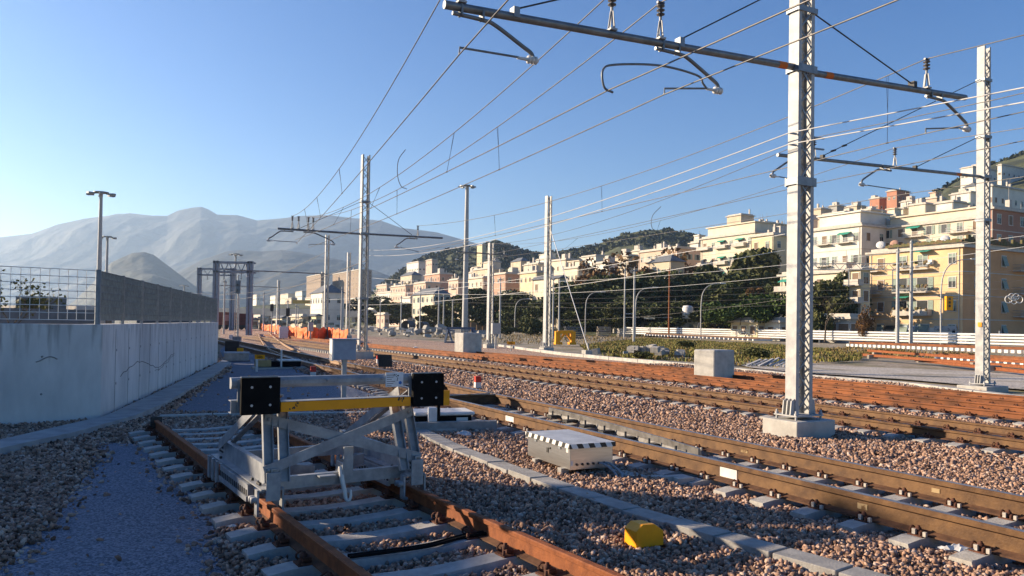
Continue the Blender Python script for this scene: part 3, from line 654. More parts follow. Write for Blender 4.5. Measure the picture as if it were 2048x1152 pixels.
b = MB(); b.tube([(-.62, 0, armz(-.62)), (-.42, 0, armz(-.42))], .064, 10); b.tube([(.62, 0, armz(.62)), (.82, 0, armz(.82))], .064, 10); b.build('orange_band', mat('orange tape', (.6, .16, .03), (.5, .12, .02), scale=9), m1)
for z, h in ((ARMZ1 - .03, .14), (4.68, .16), (7.9, .1)):
    b = MB()
    for yy in (-1, 1): b.box((0, yy * .14, z), (.50, .025, h))
    for xx in (-1, 1): b.box((xx * .235, 0, z), (.03, .30, h * .8))
    b.build('clamp', GALVD, m1)
tops1 = {}
for x in (-7.0, -4.34, -3.35, 3.72): tops1[x] = W(m1, (x, 0, insulator(m1, x, armz(x) + .07)))
eA = reg_arm(m1, -6.88, armz(-6.88), 1, (-1.23, -.13), reach=1.0, drop=.42)
eB = reg_arm(m1, -3.2, armz(-3.2), 1, (-1.2, -.25), True, reach=1.05, drop=.46)
eC = reg_arm(m1, 3.95, armz(3.95), 1, (-1.45, -.28), reach=1.1, drop=.48)
b = MB()
for x in (-6.11, -2.93): b.box((x, 0, armz(x) + .06), (.10, .14, .16))
for z in (5.33, 5.54):
    b.bar((-.23, -.1, z), (-.42, -.1, z), .03, .03); b.bar((.23, -.1, z), (.5, -.1, z + .01), .03, .03)
b.build('bracket', GALVD, m1)
b = MB()
b.tube([(-6.11, 0, armz(-6.11) + .12), (-.23, 0, 9.1)], .014, 6); b.tube([(-2.93, 0, armz(-2.93) + .12), (-.23, 0, 8.4)], .014, 6); b.tube([(.25, 0, 7.95), (3.26, 0, armz(3.26) + .10)], .014, 6)
b.box((3.26, 0, armz(3.26) + .08), (.10, .14, .14)); b.build('stay_rod', DARK, m1)
# second row mast at the right
m2f = G(1965, 772, 0); BLOCKS.append((m2f.x, m2f.y, .6))
m2 = loc_mast('catenary_mast', 'pale lattice mast at the right edge, with a long arm over the rust red tracks', m2f, 11)
mast_parts(m2, 12.1, .42, .29, fz=.02, fw=1.3)
b = MB(); b.tube([(-10.19, 0, 7.05), (.0, 0, 7.45)], .055, 8); b.build('arm', ARMG, m2)
b = MB(); b.tube([(-8.28, 0, 7.24), (-.25, 0, 10.9)], .014, 6); b.tube([(-3.83, 0, 7.37), (-.25, 0, 8.87)], .014, 6)
for x, z in ((-5.6, 8.46), (-7.3, 7.68), (-7.8, 7.46)): b.tube([(x - .09, 0, z - .03), (x + .09, 0, z + .03)], .035, 6)
for x, z in ((-8.28, 7.2), (-3.83, 7.36)): b.box((x, 0, z), (.10, .12, .14))
b.build('stay_rod', DARK, m2)
b = MB()
for z in (10.9, 8.87, 7.45, 5.9): b.box((0, 0, z), (.46, .33, .10))
b.build('clamp', GALVD, m2)
b = MB(); b.tube([(-1.6, 0, 7.387), (-1.35, 0, 7.397)], .057, 8); b.build('orange_band', MATS['orange tape'], m2)
tops2 = {x: W(m2, (x, 0, insulator(m2, x, 7.47 + .039 * x))) for x in (-8.65, -4.87)}
eD = reg_arm(m2, -9.3, 7.06, -1, (1.4, -.15), reach=1.0, drop=.5)
eE = reg_arm(m2, -5.3, 7.24, -1, (2.2, -.1), reach=1.1, drop=.55)
b = MB(); b.add([(-.155 - .09, -.02, 2.05), (-.245, -.16, 2.05), (-.245, -.09, 2.18)], [(0, 1, 2)]) if False else b.frame((-.232, -.10, 2.1), (-.004, 0, 0), (0, .14, 0), (0, 0, .16)); b.build('warning_sticker', YELB, m2)
# mast in the middle distance with two arms
m3f = G(724, 716, 0); BLOCKS.append((m3f.x, m3f.y, .6))
m3 = loc_mast('catenary_mast', 'lattice mast with arms on both sides, behind the grey cabinet', m3f, 11)
mast_parts(m3, 10.93, .46, .36, fz=.35, nl=24)
b = MB(); b.tube([(-4.56, 0, 6.64), (-.2, 0, 6.66)], .055, 8); b.build('arm', ARMG, m3)
b = MB(); b.tube([(.2, 0, 6.68), (4.55, 0, 6.75)], .055, 8); b.build('arm', ARMG, m3)
tops3 = {x: W(m3, (x, 0, insulator(m3, x, 6.72))) for x in (-3.82, -3.5, -3.0, -2.75, 3.06)}
eF = reg_arm(m3, -4.0, 6.65, -1, (1.45, -.1), reach=.9, drop=.5)
eG = reg_arm(m3, -3.0, 6.66, 1, (-1.3, -.19), reach=1.25, drop=.5)
eH = reg_arm(m3, 2.8, 6.72, -1, (1.3, -.28), reach=.9, drop=.5)
b = MB(); b.tube([(.2, 0, 8.4), (2.72, 0, 6.8)], .014, 6); b.tube([(-.2, 0, 8.4), (-3.4, 0, 6.75)], .014, 6); b.build('stay_rod', DARK, m3)
b = MB()
for z in (8.4, 6.68, 3.2): b.box((0, 0, z), (.50, .40, .10))
b.build('clamp', GALVD, m3)
def far_mast(label, px, pyb, top, armsL=(), armsR=(), Wd=.44, d=None, depth_lace=16, zarm=6.6, group='lattice masts in the distance'):
    f = G(px, pyb, 0) if d is None else Vector((AT(px, 640, d).x, d, 0))
    r = loc_mast('catenary_mast', label, f, 11, group); H = AT(px, top, f.y).z
    mast_parts(r, H, Wd, .42, fz=.2, fw=.9, nl=depth_lace)
    for L in armsL:
        b = MB(); b.tube([(-L, 0, zarm), (0, 0, zarm)], .06, 6); b.build('arm', ARMG, r)
        insulator(r, -L * .8, zarm); reg_arm(r, -L * .7, zarm, -1, (1.2, -.2), reach=.9, drop=.5)
    for L in armsR:
        b = MB(); b.tube([(0, 0, zarm), (L, 0, zarm)], .06, 6); b.build('arm', ARMG, r)
        insulator(r, L * .7, zarm); reg_arm(r, L * .7, zarm, -1, (1.2, -.2), reach=.9, drop=.5)
    return r
far_mast('lattice mast with a slanting guy cable, standing left of the two dark sleeper stacks', 1093, 700, 392)
far_mast('lattice mast with one arm to the left, right of the tall lighting pole', 979, 693, 486, (3.2,), (1.8,), zarm=7.9)
far_mast('lattice mast rising from the orange net fence', 651, 678, 470, (10.5,), (), zarm=7.1)
far_mast('slim lattice mast with white side, left of the two armed mast', 695, 674, 505, (), ())
far_mast('small far lattice mast left of the orange net fence', 556, 665, 560, (9.5,), (), d=118, zarm=7.0)
# wires -----------------------------------------------------------------
def wire(label, a, e, sag=.0, r=.011, m=WIRE, beyond=0.0, drops=None, n=24, before=0.0):
    a, e = Vector(a), Vector(e); t = thing('overhead_wire', label, 'overhead wire', tuple(a)); P = []
    d = e - a; L = d.length
    for i in range(n + 1):
        k = i / n; p = d * k; p.z -= 4 * sag * k * (1 - k); P.append(p)
    if before:
        q = [Vector(-d.normalized() * before * j / 4) for j in (4, 3, 2, 1)]
        for j, v in zip((4, 3, 2, 1), q): v.z = -d.z / L * before * j / 4 - 4 * sag / 1.0 * (before * j / 4 / L) * (1 - min(1, before * j / 4 / L)) 
        P = q + P
    b = MB(); b.tube(P, r, 6); b.build('conductor', m, t)
    if drops:                    # droppers hang from this wire down to the contact wire below it
        for k, (ce0, ce1, csag) in drops:
            p = d * k; p.z -= 4 * sag * k * (1 - k)
            c0 = Vector(ce0) - a; cd = Vector(ce1) - Vector(ce0); kk = ((p - c0).x * TD.x + (p - c0).y * TD.y) / (cd.x * TD.x + cd.y * TD.y); q = c0 + cd * kk; q.z -= 4 * csag * kk * (1 - kk)
            b = MB(); b.tube([p, p.lerp(q, .55)], .005, 4); b.tube([p + TD * .05, p.lerp(q, .55)], .005, 4); b.tube([p.lerp(q, .55), q], .006, 4); b.tube([q - TD * .03, q + TD * .03], .018, 5); b.build('dropper', DARK, t)
    return t
fa, fb_ = W(m3, eF), W(m3, eG)
na, nb_, nc = W(m1, eA), W(m1, eB), W(m1, eC)
far1 = AT(592, 487, 40.2); far2 = AT(590, 480, 40.4); far3 = AT(617, 495, 40.6)
nb2 = W(m1, (-4.41, 0, 5.72)); nf = nb_
wire('leftmost overhead cable at the top edge, with thin droppers to the wire beside it', tops1[-7.0], tops3[-3.82], .75, before=25, drops=[(k, (na, far1, .1)) for k in (.42, .62, .78)])
wire('overhead contact wire under the leftmost cable, held by the left curved arm', na, far1, .1, before=25)
wire('bearer cable from the middle insulator down to the two armed mast', tops1[-4.34], tops3[-3.0], .8, before=25, drops=[(k, (nb2, far2, .15)) for k in (.25, .5, .7)])
wire('bearer cable from the right hand insulator of the pair on the long arm', tops1[-3.35], tops3[-2.75], .85, before=25, drops=[(k, (nf, far3, .15)) for k in (.22, .5, .72)])
wire('contact wire held by the looped steady arm of the nearest mast', nb2, far2, .15, before=25)
wire('contact wire held by the short steady arm below the looped one', nf, far3, .15, before=25)
wire('cable through the insulator on the right arm of the nearest mast', tops1[3.72], tops3[3.06], .75, before=25, drops=[(k, (nc, AT(836, 503, 43), .1)) for k in (.03, .4, .68)])
wire('contact wire held under the right arm of the nearest mast', nc, AT(836, 503, 43), .1, before=25)
for lab, z0, y1 in (('upper bright thick feeder cable running from the nearest mast to the two armed mast', 5.54, 500), ('lower bright thick feeder cable running from the nearest mast to the two armed mast', 5.33, 511)):
    wire(lab, W(m1, (-.42, -.1, z0)), AT(735, y1, 42.2), .62, .010, mat('grey feeder cable', (.5, .5, .5), (.4, .4, .4), rough=.5, scale=3), before=25)
wire('thin cable through the left insulator of the edge mast arm', tops2[-8.65], AT(955, 488, 67), .9, before=25)
wire('thin cable through the right insulator of the edge mast arm', tops2[-4.87], AT(1000, 488, 68), .9, before=25, drops=[(.35, (W(m2, eE), AT(960, 520, 67), .1)), (.6, (W(m2, eE), AT(960, 520, 67), .1))])
wire('contact wire passing under the edge mast arm towards the far town', W(m2, eE), AT(960, 520, 67), .1, before=25)
wire('contact wire behind the nearest mast, held by the leftmost arm of the edge mast', W(m2, eD), AT(945, 515, 66), .1, before=25)
for k, (x0, y0, d0, x1, y1, d1_, sg) in enumerate([(2060, 470, 60, 745, 556, 130, 2.0), (2060, 492, 60, 745, 580, 130, 2.0), (2060, 560, 95, 820, 600, 160, .8), (2060, 575, 95, 900, 605, 160, .8), (2060, 590, 95, 1000, 612, 160, .9), (2060, 538, 95, 980, 585, 150, 1.0), (1570, 468, 60, 640, 600, 150, 1.0), (1570, 500, 62, 700, 610, 150, 1.2), (735, 520, 42, 430, 598, 110, .8), (650, 505, 72, 400, 600, 150, .7), (650, 560, 72, 380, 585, 150, .8), (1620, 590, 95, 1100, 640, 160, .9)]):
    names = ['high thin far cable above the street lamps', 'second far cable, just below the highest one', 'far wire crossing in front of the orange house at its second floor', 'far wire crossing the orange house below its middle floor', 'far wire crossing the orange house near its ground floor', 'far wire crossing the orange house near its top floor', 'bright cable from the nearest mast dipping towards the grey roofed house', 'second bright cable dipping towards the town behind the dark trees', 'wire from the two armed mast to the blue grey gantry', 'wire from the net fence mast to the far gantry', 'lower wire from the net fence mast towards the wall', 'low slack wire in front of the dark trees']
    wire(names[k], AT(x0, y0, d0), AT(x1, y1, d1_), sg, .02 if k > 1 else .017, WIREW if k in (0, 1, 6, 7) else WIRE, n=20)
b = MB(); g0, g1 = AT(1102, 462, 58), G(1178, 706, 0); gy = thing('guy_cable', 'pale slanting guy cable anchoring the lattice mast to the ground', 'guy cable', tuple(g1)); b.tube([g0 - g1, Vector((0, 0, .1))], .03, 6); b.build('cable', WIREW, gy)
b = MB(); b.box((0, 0, .05), (.9, .5, .3), rz=-TH); b.tube([(0, 0, .15), (-.1, .1, .7)], .05, 6); b.build('anchor', CONC, gy)
for lab, pts, d in (('thin looped jumper wire hanging between two cables left of the lighting pole', [(811, 299), (797, 320), (795, 350), (802, 372), (814, 378)], 24), ('thin looped jumper wire hanging against the wooded hill', [(1322, 413), (1305, 432), (1304, 455), (1320, 472)], 30)):
    P = [AT(x, y, d) for x, y in pts]; b = MB(); b.tube([p - P[0] for p in smooth_path(P, 5)], .012, 5); o = b.build('jumper_wire', WIRE); o.location = P[0]; tag(o, lab, 'jumper wire')
# ------------------------------------------------------------------ trackside things
def at_ground(px, py, z=0): p = G(px, py, z); return (p.x, p.y, z)
sb = thing('equipment_box', 'brushed steel trackside box with black and white striped lid edge beside the cable trough', 'equipment box', at_ground(1140, 950, -.02), R(25.5))
LW, LL, LH = .66, 1.24, .33       # local: x to the right short side, y along the long side
b = MB(); b.frame((0, 0, .06), (LW, 0, 0), (0, LL, 0), (0, 0, LH)); b.build('body', STEELBOX, sb, bevel=.006)
b = MB(); b.frame((-.025, -.025, .06 + LH), (LW + .05, 0, 0), (0, LL + .05, 0), (0, 0, .014)); b.frame((-.025, -.025, .345), (.002, 0, 0), (0, LL + .05, 0), (0, 0, .045)); lid = b.build('lid', mat('lid sheet', (.60, .60, .59), (.42, .42, .42), rough=.45, metal=.4, scale=3), sb)
b = MB()
b.frame((-.0275, -.027, .343), (.004, 0, 0), (0, LL + .054, 0), (0, 0, .062)); b.frame((-.027, -.0285, .343), (LW + .054, 0, 0), (0, .004, 0), (0, 0, .062))
b.build('striped_edge', stripes_mat('black and white stripes', (.75, .74, .7), (.02, .02, .02), 5.6, (1, 1, .55)), lid)
for x, y in ((.05, .2), (.05, .95), (LW - .05, .2), (LW - .05, .95)): b = MB(); b.box((x - .04, y, .02), (.12, .1, .08)); b.build('foot', CONCG, sb)
b = MB()
for i in range(6): b.lathe([(.016, 0), (.016, .02), (.008, .022)], (.10 + i * .085, -.001, .13), 8, axis=(0, -1, 0))
b.lathe([(.014, 0), (.014, .012), (0, .012)], (-.001, .55, .27), 8, axis=(-1, 0, 0)); b.build('cable_gland', DARK, sb)
b = MB(); b.frame((-.002, .05, .28), (.003, 0, 0), (0, .06, 0), (0, 0, .05)); b.frame((.01, -.003, .12), (.03, 0, 0), (0, .003, 0), (0, 0, .06)); b.build('sticker', WHITE, sb)
for y in (.25, .95):
    b = MB(); b.frame((-.012, y, .30), (.012, 0, 0), (0, .07, 0), (0, 0, .09)); b.tube([(-.012, y, .345), (-.012, y + .07, .345)], .009, 6); b.build('hinge', GALVD, sb)
b = MB(); b.frame((-.008, .60, .20), (.008, 0, 0), (0, .05, 0), (0, 0, .07)); b.build('latch', DARK, sb)
for i, x in enumerate((.44, .53)):
    P = [(x, -.02, .13), (x + .04, -.10, .12), (x + .08, -.25, .05), (x + .02, -.40, -.0), (x - .14, -.46, -.02), (x - .3, -.42, -.03)]
    b = MB(); b.tube(smooth_path(P, 6), .017, 7); b.build('cable', mat('grey conduit', (.35, .36, .37), (.26, .27, .28), scale=30), sb)
yb_ = thing('yellow_cover', 'yellow cut-corner cover lying on the ballast beside the cable trough', 'signal cover', at_ground(1300, 1094, -.03), R(-12))
b = MB(); pr = [(-.15, .0), (.15, .0), (.15, .13), (.05, .20), (-.08, .205), (-.15, .15)]
for f in (0,):
    vs = [(x, 0, z) for x, z in pr] + [(x * .93, .20, z * .96) for x, z in pr]; n = len(pr)
    b.add(vs, [tuple(range(n)), tuple(reversed(range(n, 2 * n)))] + [((i + 1) % n, i, n + i, n + (i + 1) % n) for i in range(n)])
yo = b.build('shell', YELB, yb_, bevel=.006); yo.rotation_euler = (0, 0, R(38))
def rwpost(label, px, py, h=.5):
    t = thing('marker_post', label, 'marker post', at_ground(px, py)); b = MB(); b.frame((-.09, -.09, -.1), (.18, 0, 0), (0, .18, 0), (0, 0, h * .52 + .1)); b.build('white_base', WHITE, t, bevel=.008)
    b = MB(); b.frame((-.09, -.09, h * .52), (.18, 0, 0), (0, .18, 0), (0, 0, h * .48)); b.build('red_top', RED, t, bevel=.008); t.rotation_euler.z = R(20)
rwpost('red and white marker post in the sun, right of the buffer stop', 955, 777, .37)
rwpost('red and white marker post in the shade behind the left buffer plate', 626, 756, .40)
rwpost('tiny red post behind the two armed lattice mast base', 757, 726, .35)
cb = thing('cabinet', 'blue grey cabinet on a post behind the buffer stop', 'cabinet', at_ground(687, 800), R(24))
b = MB(); b.frame((-.32, -.16, 1.0), (.58, 0, 0), (0, .32, 0), (0, 0, .50)); b.build('body', CABG, cb, bevel=.01)
b = MB(); b.frame((-.335, -.175, .98), (.04, 0, 0), (0, .36, 0), (0, 0, .54)); b.build('door_frame', WHITE, cb)
b = MB(); b.frame((-.34, -.20, 1.50), (.66, 0, 0), (0, .40, 0), (.0, 0, .025)); b.build('roof', CABG, cb)
b = MB(); b.frame((-.055, -.05, -.1), (.11, 0, 0), (0, .10, 0), (0, 0, 1.1)); b.build('post', GALV, cb)
def cube_block(label, px, py, w, dd, h, m, rz, net=False):
    p = G(px, py, 0); t = thing('concrete_block', label, 'concrete block', (p.x, p.y, 0), rz)
    rnd = random.Random(px); b = MB(); n = 5
    b.box((0, 0, h / 2 - .1), (w, dd, h + .2)); o = b.build('block', m, t, bevel=.05)
    if net:
        b = MB()
        for i in range(14): b.tube(smooth_path([(rnd.uniform(-.8, .8), -dd / 2 - rnd.uniform(.02, .3), .03), (rnd.uniform(-.8, .8), -dd / 2 - rnd.uniform(.0, .3), .10), (rnd.uniform(-.8, .8), -dd / 2 - rnd.uniform(.02, .3), .02)], 4), .05, 5)
        q = b.build('orange_net', ORNET); q.location = t.location; q.rotation_euler.z = rz; tag(q, 'crumpled orange net lying around the foot of the smaller concrete block', 'plastic net')
    BLOCKS.append((p.x, p.y, max(w, dd) * .55)); return t
cube_block('big white concrete cube standing in the sun beside the orange rusted tracks', 1428, 760, 1.15, .95, 1.12, CONC, R(36))
cube_block('smaller pale concrete block with orange net at its foot', 936, 709, 1.35, 1.1, 1.35, CONC, R(34), True)
lv = thing('louvre_board', 'small dark ribbed board leaning on a stake between the tracks', 'marker board', at_ground(771, 740), R(10))
b = MB()
for i in range(6): b.frame((-.26 + i * .09, -.02, .12), (.07, 0, 0), (0, .04, .0), (-.04, .06, .50))
b.frame((-.28, .025, .12), (.56, 0, 0), (0, .02, 0), (-.04, .06, .50)); b.build('board', DARK, lv)
b = MB(); b.tube([(-.05, .06, -.2), (-.05, .08, .3)], .03, 6); b.build('stake', WOOD, lv)
sg = thing('number_sign', 'small yellow sign reading 38b on a short post far left', 'sign', at_ground(519, 741), R(8))
b = MB(); b.frame((-.19, -.015, .44), (.38, 0, 0), (0, .03, 0), (0, 0, .17)); sp = b.build('plate', YELB, sg, bevel=.004)
l = put('lettering', text_mesh('38b', .15), sp, (0, -.018, .525)); l.rotation_euler = (R(90), 0, 0); l.data.materials.append(BLACK)
b = MB(); b.frame((-.15, 0, -.1), (.08, 0, 0), (0, .05, 0), (0, 0, .54)); b.build('post', WHITE, sg)
sg2 = thing('number_sign', 'small yellow sign reading 28a on a post near the track beyond the smaller concrete block', 'sign', at_ground(1022, 700), R(5))
b = MB(); b.frame((-.30, -.015, .40), (.60, 0, 0), (0, .03, 0), (0, 0, .24)); sp = b.build('plate', YELB, sg2, bevel=.004)
l = put('lettering', text_mesh('28a', .2), sp, (0, -.018, .515)); l.rotation_euler = (R(90), 0, 0); l.data.materials.append(BLACK)
b = MB(); b.tube([(0, .03, -.1), (0, .03, .5)], .04, 6); b.build('post', GALVD, sg2)
# point machine and indicator behind the right buffer plate
pm = thing('point_machine', 'low white topped point machine in a concrete tray beside the main track', 'point machine', at_ground(905, 850), R(18))
b = MB(); b.frame((-.75, -.3, .02), (1.05, 0, 0), (0, .6, 0), (0, 0, .20)); b.build('housing', BLACK, pm, bevel=.02)
b = MB(); b.frame((-.80, -.35, .22), (1.15, 0, 0), (0, .7, 0), (0, 0, .07)); b.build('cover', WHITE, pm, bevel=.03)
b = MB(); b.frame((.0, -.306, .08), (.22, 0, 0), (0, .004, 0), (0, 0, .10)); b.build('label_plate', WHITE, pm)
b = MB(); b.frame((-1.0, -.62, -.1), (1.7, 0, 0), (0, .14, 0), (0, 0, .24)); b.frame((-1.5, -.6, -.1), (.55, 0, 0), (0, 1.0, 0), (0, 0, .38)); b.build('tray', CONCG, pm)
ib = thing('indicator_box', 'small white box on a black stem standing on a slab by the right buffer plate', 'indicator', at_ground(869, 857), R(15))
b = MB(); b.frame((-.13, -.09, .13), (.16, 0, 0), (0, .14, 0), (0, 0, .26)); b.build('white_box', WHITE, ib, bevel=.015)
b = MB(); b.tube([(.07, .0, 0), (.07, 0, .65)], .032, 8); b.box((.07, 0, .05), (.2, .16, .06)); b.build('stem', BLACK, ib)
b = MB(); b.frame((.10, .04, .42), (.18, 0, 0), (0, .03, 0), (0, 0, .28)); b.build('yellow_panel', YELB, ib)
b = MB(); b.box((.0, .0, -.04), (.75, .42, .12)); b.build('slab', CONC, ib)
pm2 = thing('point_machine', 'dark point machine with a pale cover beside the shaded track, behind the left buffer plate', 'point machine', at_ground(560, 735), R(25))
b = MB(); b.frame((-.9, -.3, .05), (1.7, 0, 0), (0, .6, 0), (0, 0, .22)); b.build('housing', BLACK, pm2, bevel=.02); b = MB(); b.frame((-.1, -.32, .27), (.9, 0, 0), (0, .64, 0), (0, 0, .07)); b.build('cover', WHITE, pm2, bevel=.02)
b = MB(); b.frame((-1.0, -.35, .06), (.6, 0, 0), (0, .5, 0), (0, 0, .26)); b.build('side_box', mat('faded yellow box', (.40, .30, .14), (.3, .22, .10), scale=6), pm2)
b = MB(); b.tube([(.0, -.3, 0), (.0, -.3, .75)], .04, 6); b.build('stem', WHITE, pm2); b = MB(); b.box((0, 0, -.02), (2.2, 1.0, .1)); b.build('slab', CONC, pm2)
bx = thing('junction_box', 'low grey trackside chest near the end of the wall', 'junction box', at_ground(473, 721), R(20)); b = MB(); b.frame((-.55, -.3, .0), (1.1, 0, 0), (0, .6, 0), (0, 0, .35)); b.build('chest', CONCG, bx, bevel=.02); b = MB(); b.frame((-.58, -.33, .35), (1.16, 0, 0), (0, .66, 0), (0, 0, .06)); b.build('lid', CABG, bx)
dk = thing('dark_box', 'dark brown switch box on legs beside the wall end', 'switch box', at_ground(464, 712), R(15)); b = MB(); b.frame((-.35, -.2, .25), (.7, 0, 0), (0, .4, 0), (0, 0, .55)); b.build('body', mat('dark brown sheet', (.06, .045, .04), (.04, .03, .03), scale=4), dk); b = MB()
for x in (-.3, .25): b.box((x, 0, .1), (.06, .3, .4))
b.build('leg', DARK, dk)
yb2 = thing('yellow_board', 'small yellow marker board standing beside the shaded track near the wall end', 'marker board', at_ground(480, 713), R(10)); b = MB(); b.frame((-.16, 0, .1), (.32, 0, 0), (0, .05, 0), (0, 0, .35)); b.build('board', YELB, yb2, bevel=.005); b = MB(); b.tube([(0, .08, -.1), (0, .08, .4)], .03, 6); b.build('stake', DARK, yb2)
# cable across the siding with two connectors, plastic litter
cs = thing('bonding_cable', 'black bonding cable with two pale clamps running across the siding sleeper', 'cable', (0, 0, 0))
A_ = [G(x, y, .05) for x, y in [(700, 1114), (780, 1104), (860, 1092), (920, 1076), (965, 1074), (1003, 1072)]]
for k in (0, 1):
    b = MB(); b.tube(smooth_path([p + SDV * .05 * k + Vector((0, 0, .03 if 3 < i else -.0)) for i, p in enumerate(A_)], 6), .014, 6); b.build('cable', BLACK, cs)
    b = MB(); q = A_[-1] + SDV * .05 * k + Vector((0, 0, .05)); b.lathe([(.02, -.05), (.02, .04), (.03, .042), (.03, .07), (.012, .072), (.012, .09), (0, .09)], q, 10, axis=SN + Vector((0, 0, .1))); b.build('clamp', mat('pale clamp', (.62, .57, .48), (.5, .45, .38), scale=10), cs)
def litter(label, px, py, s):
    rnd = random.Random(px); b = MB(); vs = []; n = 6
    for i in range(n):
        for j in range(n): vs.append(((i / 5 - .5) * s + rnd.uniform(-.06, .06) * s, (j / 5 - .5) * s * .6 + rnd.uniform(-.06, .06) * s, .03 + rnd.uniform(0, .32) * s * (1 - abs(i / 5 - .5))))
    fs = [(i * n + j, (i + 1) * n + j, (i + 1) * n + j + 1, i * n + j + 1) for i in range(n - 1) for j in range(n - 1)]
    b.add(vs, fs); o = b.build('plastic_litter', mat('white plastic film', (.55, .55, .54), (.42, .42, .42), rough=.5, scale=6)); so_ = o.modifiers.new('s', 'SOLIDIFY'); so_.thickness = .004; o.location = at_ground(px, py); tag(o, label, 'litter')
litter('crumpled white plastic on the ballast by the near main rail', 1912, 1108, .24); litter('white plastic scrap on the stones behind the cable trough', 928, 873, .25); litter('white plastic sheet between the tracks left of the smaller concrete block', 827, 700, .9)
litter('small white scrap lying beside the siding sleepers', 463, 1060, .08)
# signal with ladder, lighting poles
def light_pole(label, px, top, d, lamps=6, r=.28, group='tall lighting poles'):
    p = AT(px, 640, d); H = AT(px, top, d).z; t = thing('lighting_pole', label, 'lighting pole', (p.x, p.y, 0), 0, group)
    b = MB(); b.tube([(0, 0, -1), (0, 0, H)], r, 10, r2=r * .55); b.build('pole', GALV, t)
    b = MB(); b.lathe([(.1, 0), (.9, .02), (.9, .14), (.1, .16)], (0, 0, H - .2), 12); b.build('ring', GALVD, t)
    for i in range(lamps):
        a = i * 2 * math.pi / lamps; b = MB(); c = Vector((math.cos(a) * 1.35, math.sin(a) * 1.35, H - .35)); b.box(c, (.75, .5, .22), rz=a); b.bar((0, 0, H - .1), c, .06, .06); b.build('lamp', GALVD, t)
light_pole('tall steel lighting pole with a crown of lamps in the middle of the view', 930, 370, 150, r=.62, lamps=8)
light_pole('tall lighting pole rising behind the corner of the wall fence', 196, 383, 95, r=.34)
light_pole('shorter lighting pole just right of the tall one behind the wall fence', 211, 472, 150, r=.36)
light_pole('far lighting pole behind the blue grey gantries', 469, 507, 190, r=.36)
light_pole('tiny distant lighting pole above the end of the wall fence', 367, 570, 280, r=.36)
sgm = thing('signal_mast', 'railway signal with a ladder, in front of the dull red wagons', 'signal', at_ground(473, 683), R(10))
b = MB()
for x in (-.16, .16): b.tube([(x, 0, -.1), (x, 0, 4.1)], .03, 6)
for i in range(13): b.tube([(-.16, 0, .2 + i * .3), (.16, 0, .2 + i * .3)], .02, 5)
b.build('ladder', GALV, sgm); b = MB(); b.tube([(0, .3, -.1), (0, .3, 6.0)], .07, 8); b.build('mast', GALV, sgm); b = MB(); b.frame((-.2, .1, 4.3), (.4, 0, 0), (0, .2, 0), (0, 0, 1.2)); b.lathe([(.1, 0), (.12, .25), (.1, .25)], (0, .1, 4.6), 8, axis=(0, -1, 0)); b.lathe([(.1, 0), (.12, .25), (.1, .25)], (0, .1, 5.1), 8, axis=(0, -1, 0)); b.build('signal_head', GALVD, sgm)
b = MB(); b.box((0, .2, .2), (.7, .6, .5)); b.build('base', CONCG, sgm)
def signal2(label, px, pyb, top):
    p = G(px, pyb, 0); H = AT(px, top, p.y).z; t = thing('signal_mast', label, 'signal', (p.x, p.y, 0), R(10)); b = MB(); b.tube([(0, 0, -.1), (0, 0, H)], .09, 8); b.build('mast', GALVD, t); b = MB(); b.frame((-.22, -.15, H - 1.1), (.44, 0, 0), (0, .25, 0), (0, 0, 1.0)); b.build('signal_head', DARK, t)
signal2('black headed signal left of the orange net fence', 543, 668, 607)
signal2('black headed signal beside the far net fence end', 575, 672, 615)
# portal gantries far left
BLU = mat('blue grey painted steel', (.24, .28, .34), (.17, .20, .25), rough=.5, scale=3)
def gantry(label, xl, xr, top, d, wp=.75, tr=1.3):
    a, e = AT(xl, 640, d), AT(xr, 640, d); H = AT(xl, top, d).z; L = e.x - a.x; t = thing('portal_gantry', label, 'gantry', (a.x, d, 0), R(0), 'blue grey portal gantries')
    for x in (0, L):
        b = MB()
        for dx in (-wp / 2, wp / 2 - .3): b.frame((x + dx, 0, -1), (.3, 0, 0), (0, .5, 0), (0, 0, H + 1))
        for i in range(int(H / 1.2)): b.bar((x - wp / 2 + .2, .25, i * 1.2), (x + wp / 2 - .2, .25, i * 1.2 + 1.2), .06, .12, up=(0, 1, 0))
        b.build('column', BLU, t)
    b = MB()
    for z in (H - .2, H - .2 - tr):
        b.frame((-.4, 0, z - .12), (L + .8, 0, 0), (0, .3, 0), (0, 0, .24)); b.frame((-.4, 1.1, z - .12), (L + .8, 0, 0), (0, .3, 0), (0, 0, .24))
    n = 8
    for i in range(n): b.bar((L * i / n, .1, H - .2 if i % 2 else H - .2 - tr), (L * (i + 1) / n, .1, H - .2 - tr if i % 2 else H - .2), .1, .1, up=(0, 1, 0)); b.frame((L * i / n, .0, H - .2 - tr), (.1, 0, 0), (0, 1.3, 0), (0, 0, .1))
    b.build('truss', BLU, t)
    b = MB()
    for i in range(3): x = L * (.25 + .25 * i); b.bar((x, .1, H - tr), (x, .1, H - tr - 1.2), .1, .1)
    b.build('hanger', GALVD, t)
gantry('larger blue grey portal gantry above the red wagons', 429, 497, 521, 105); gantry('smaller blue grey portal gantry behind the larger one', 396, 462, 535, 150, .8, 1.2)
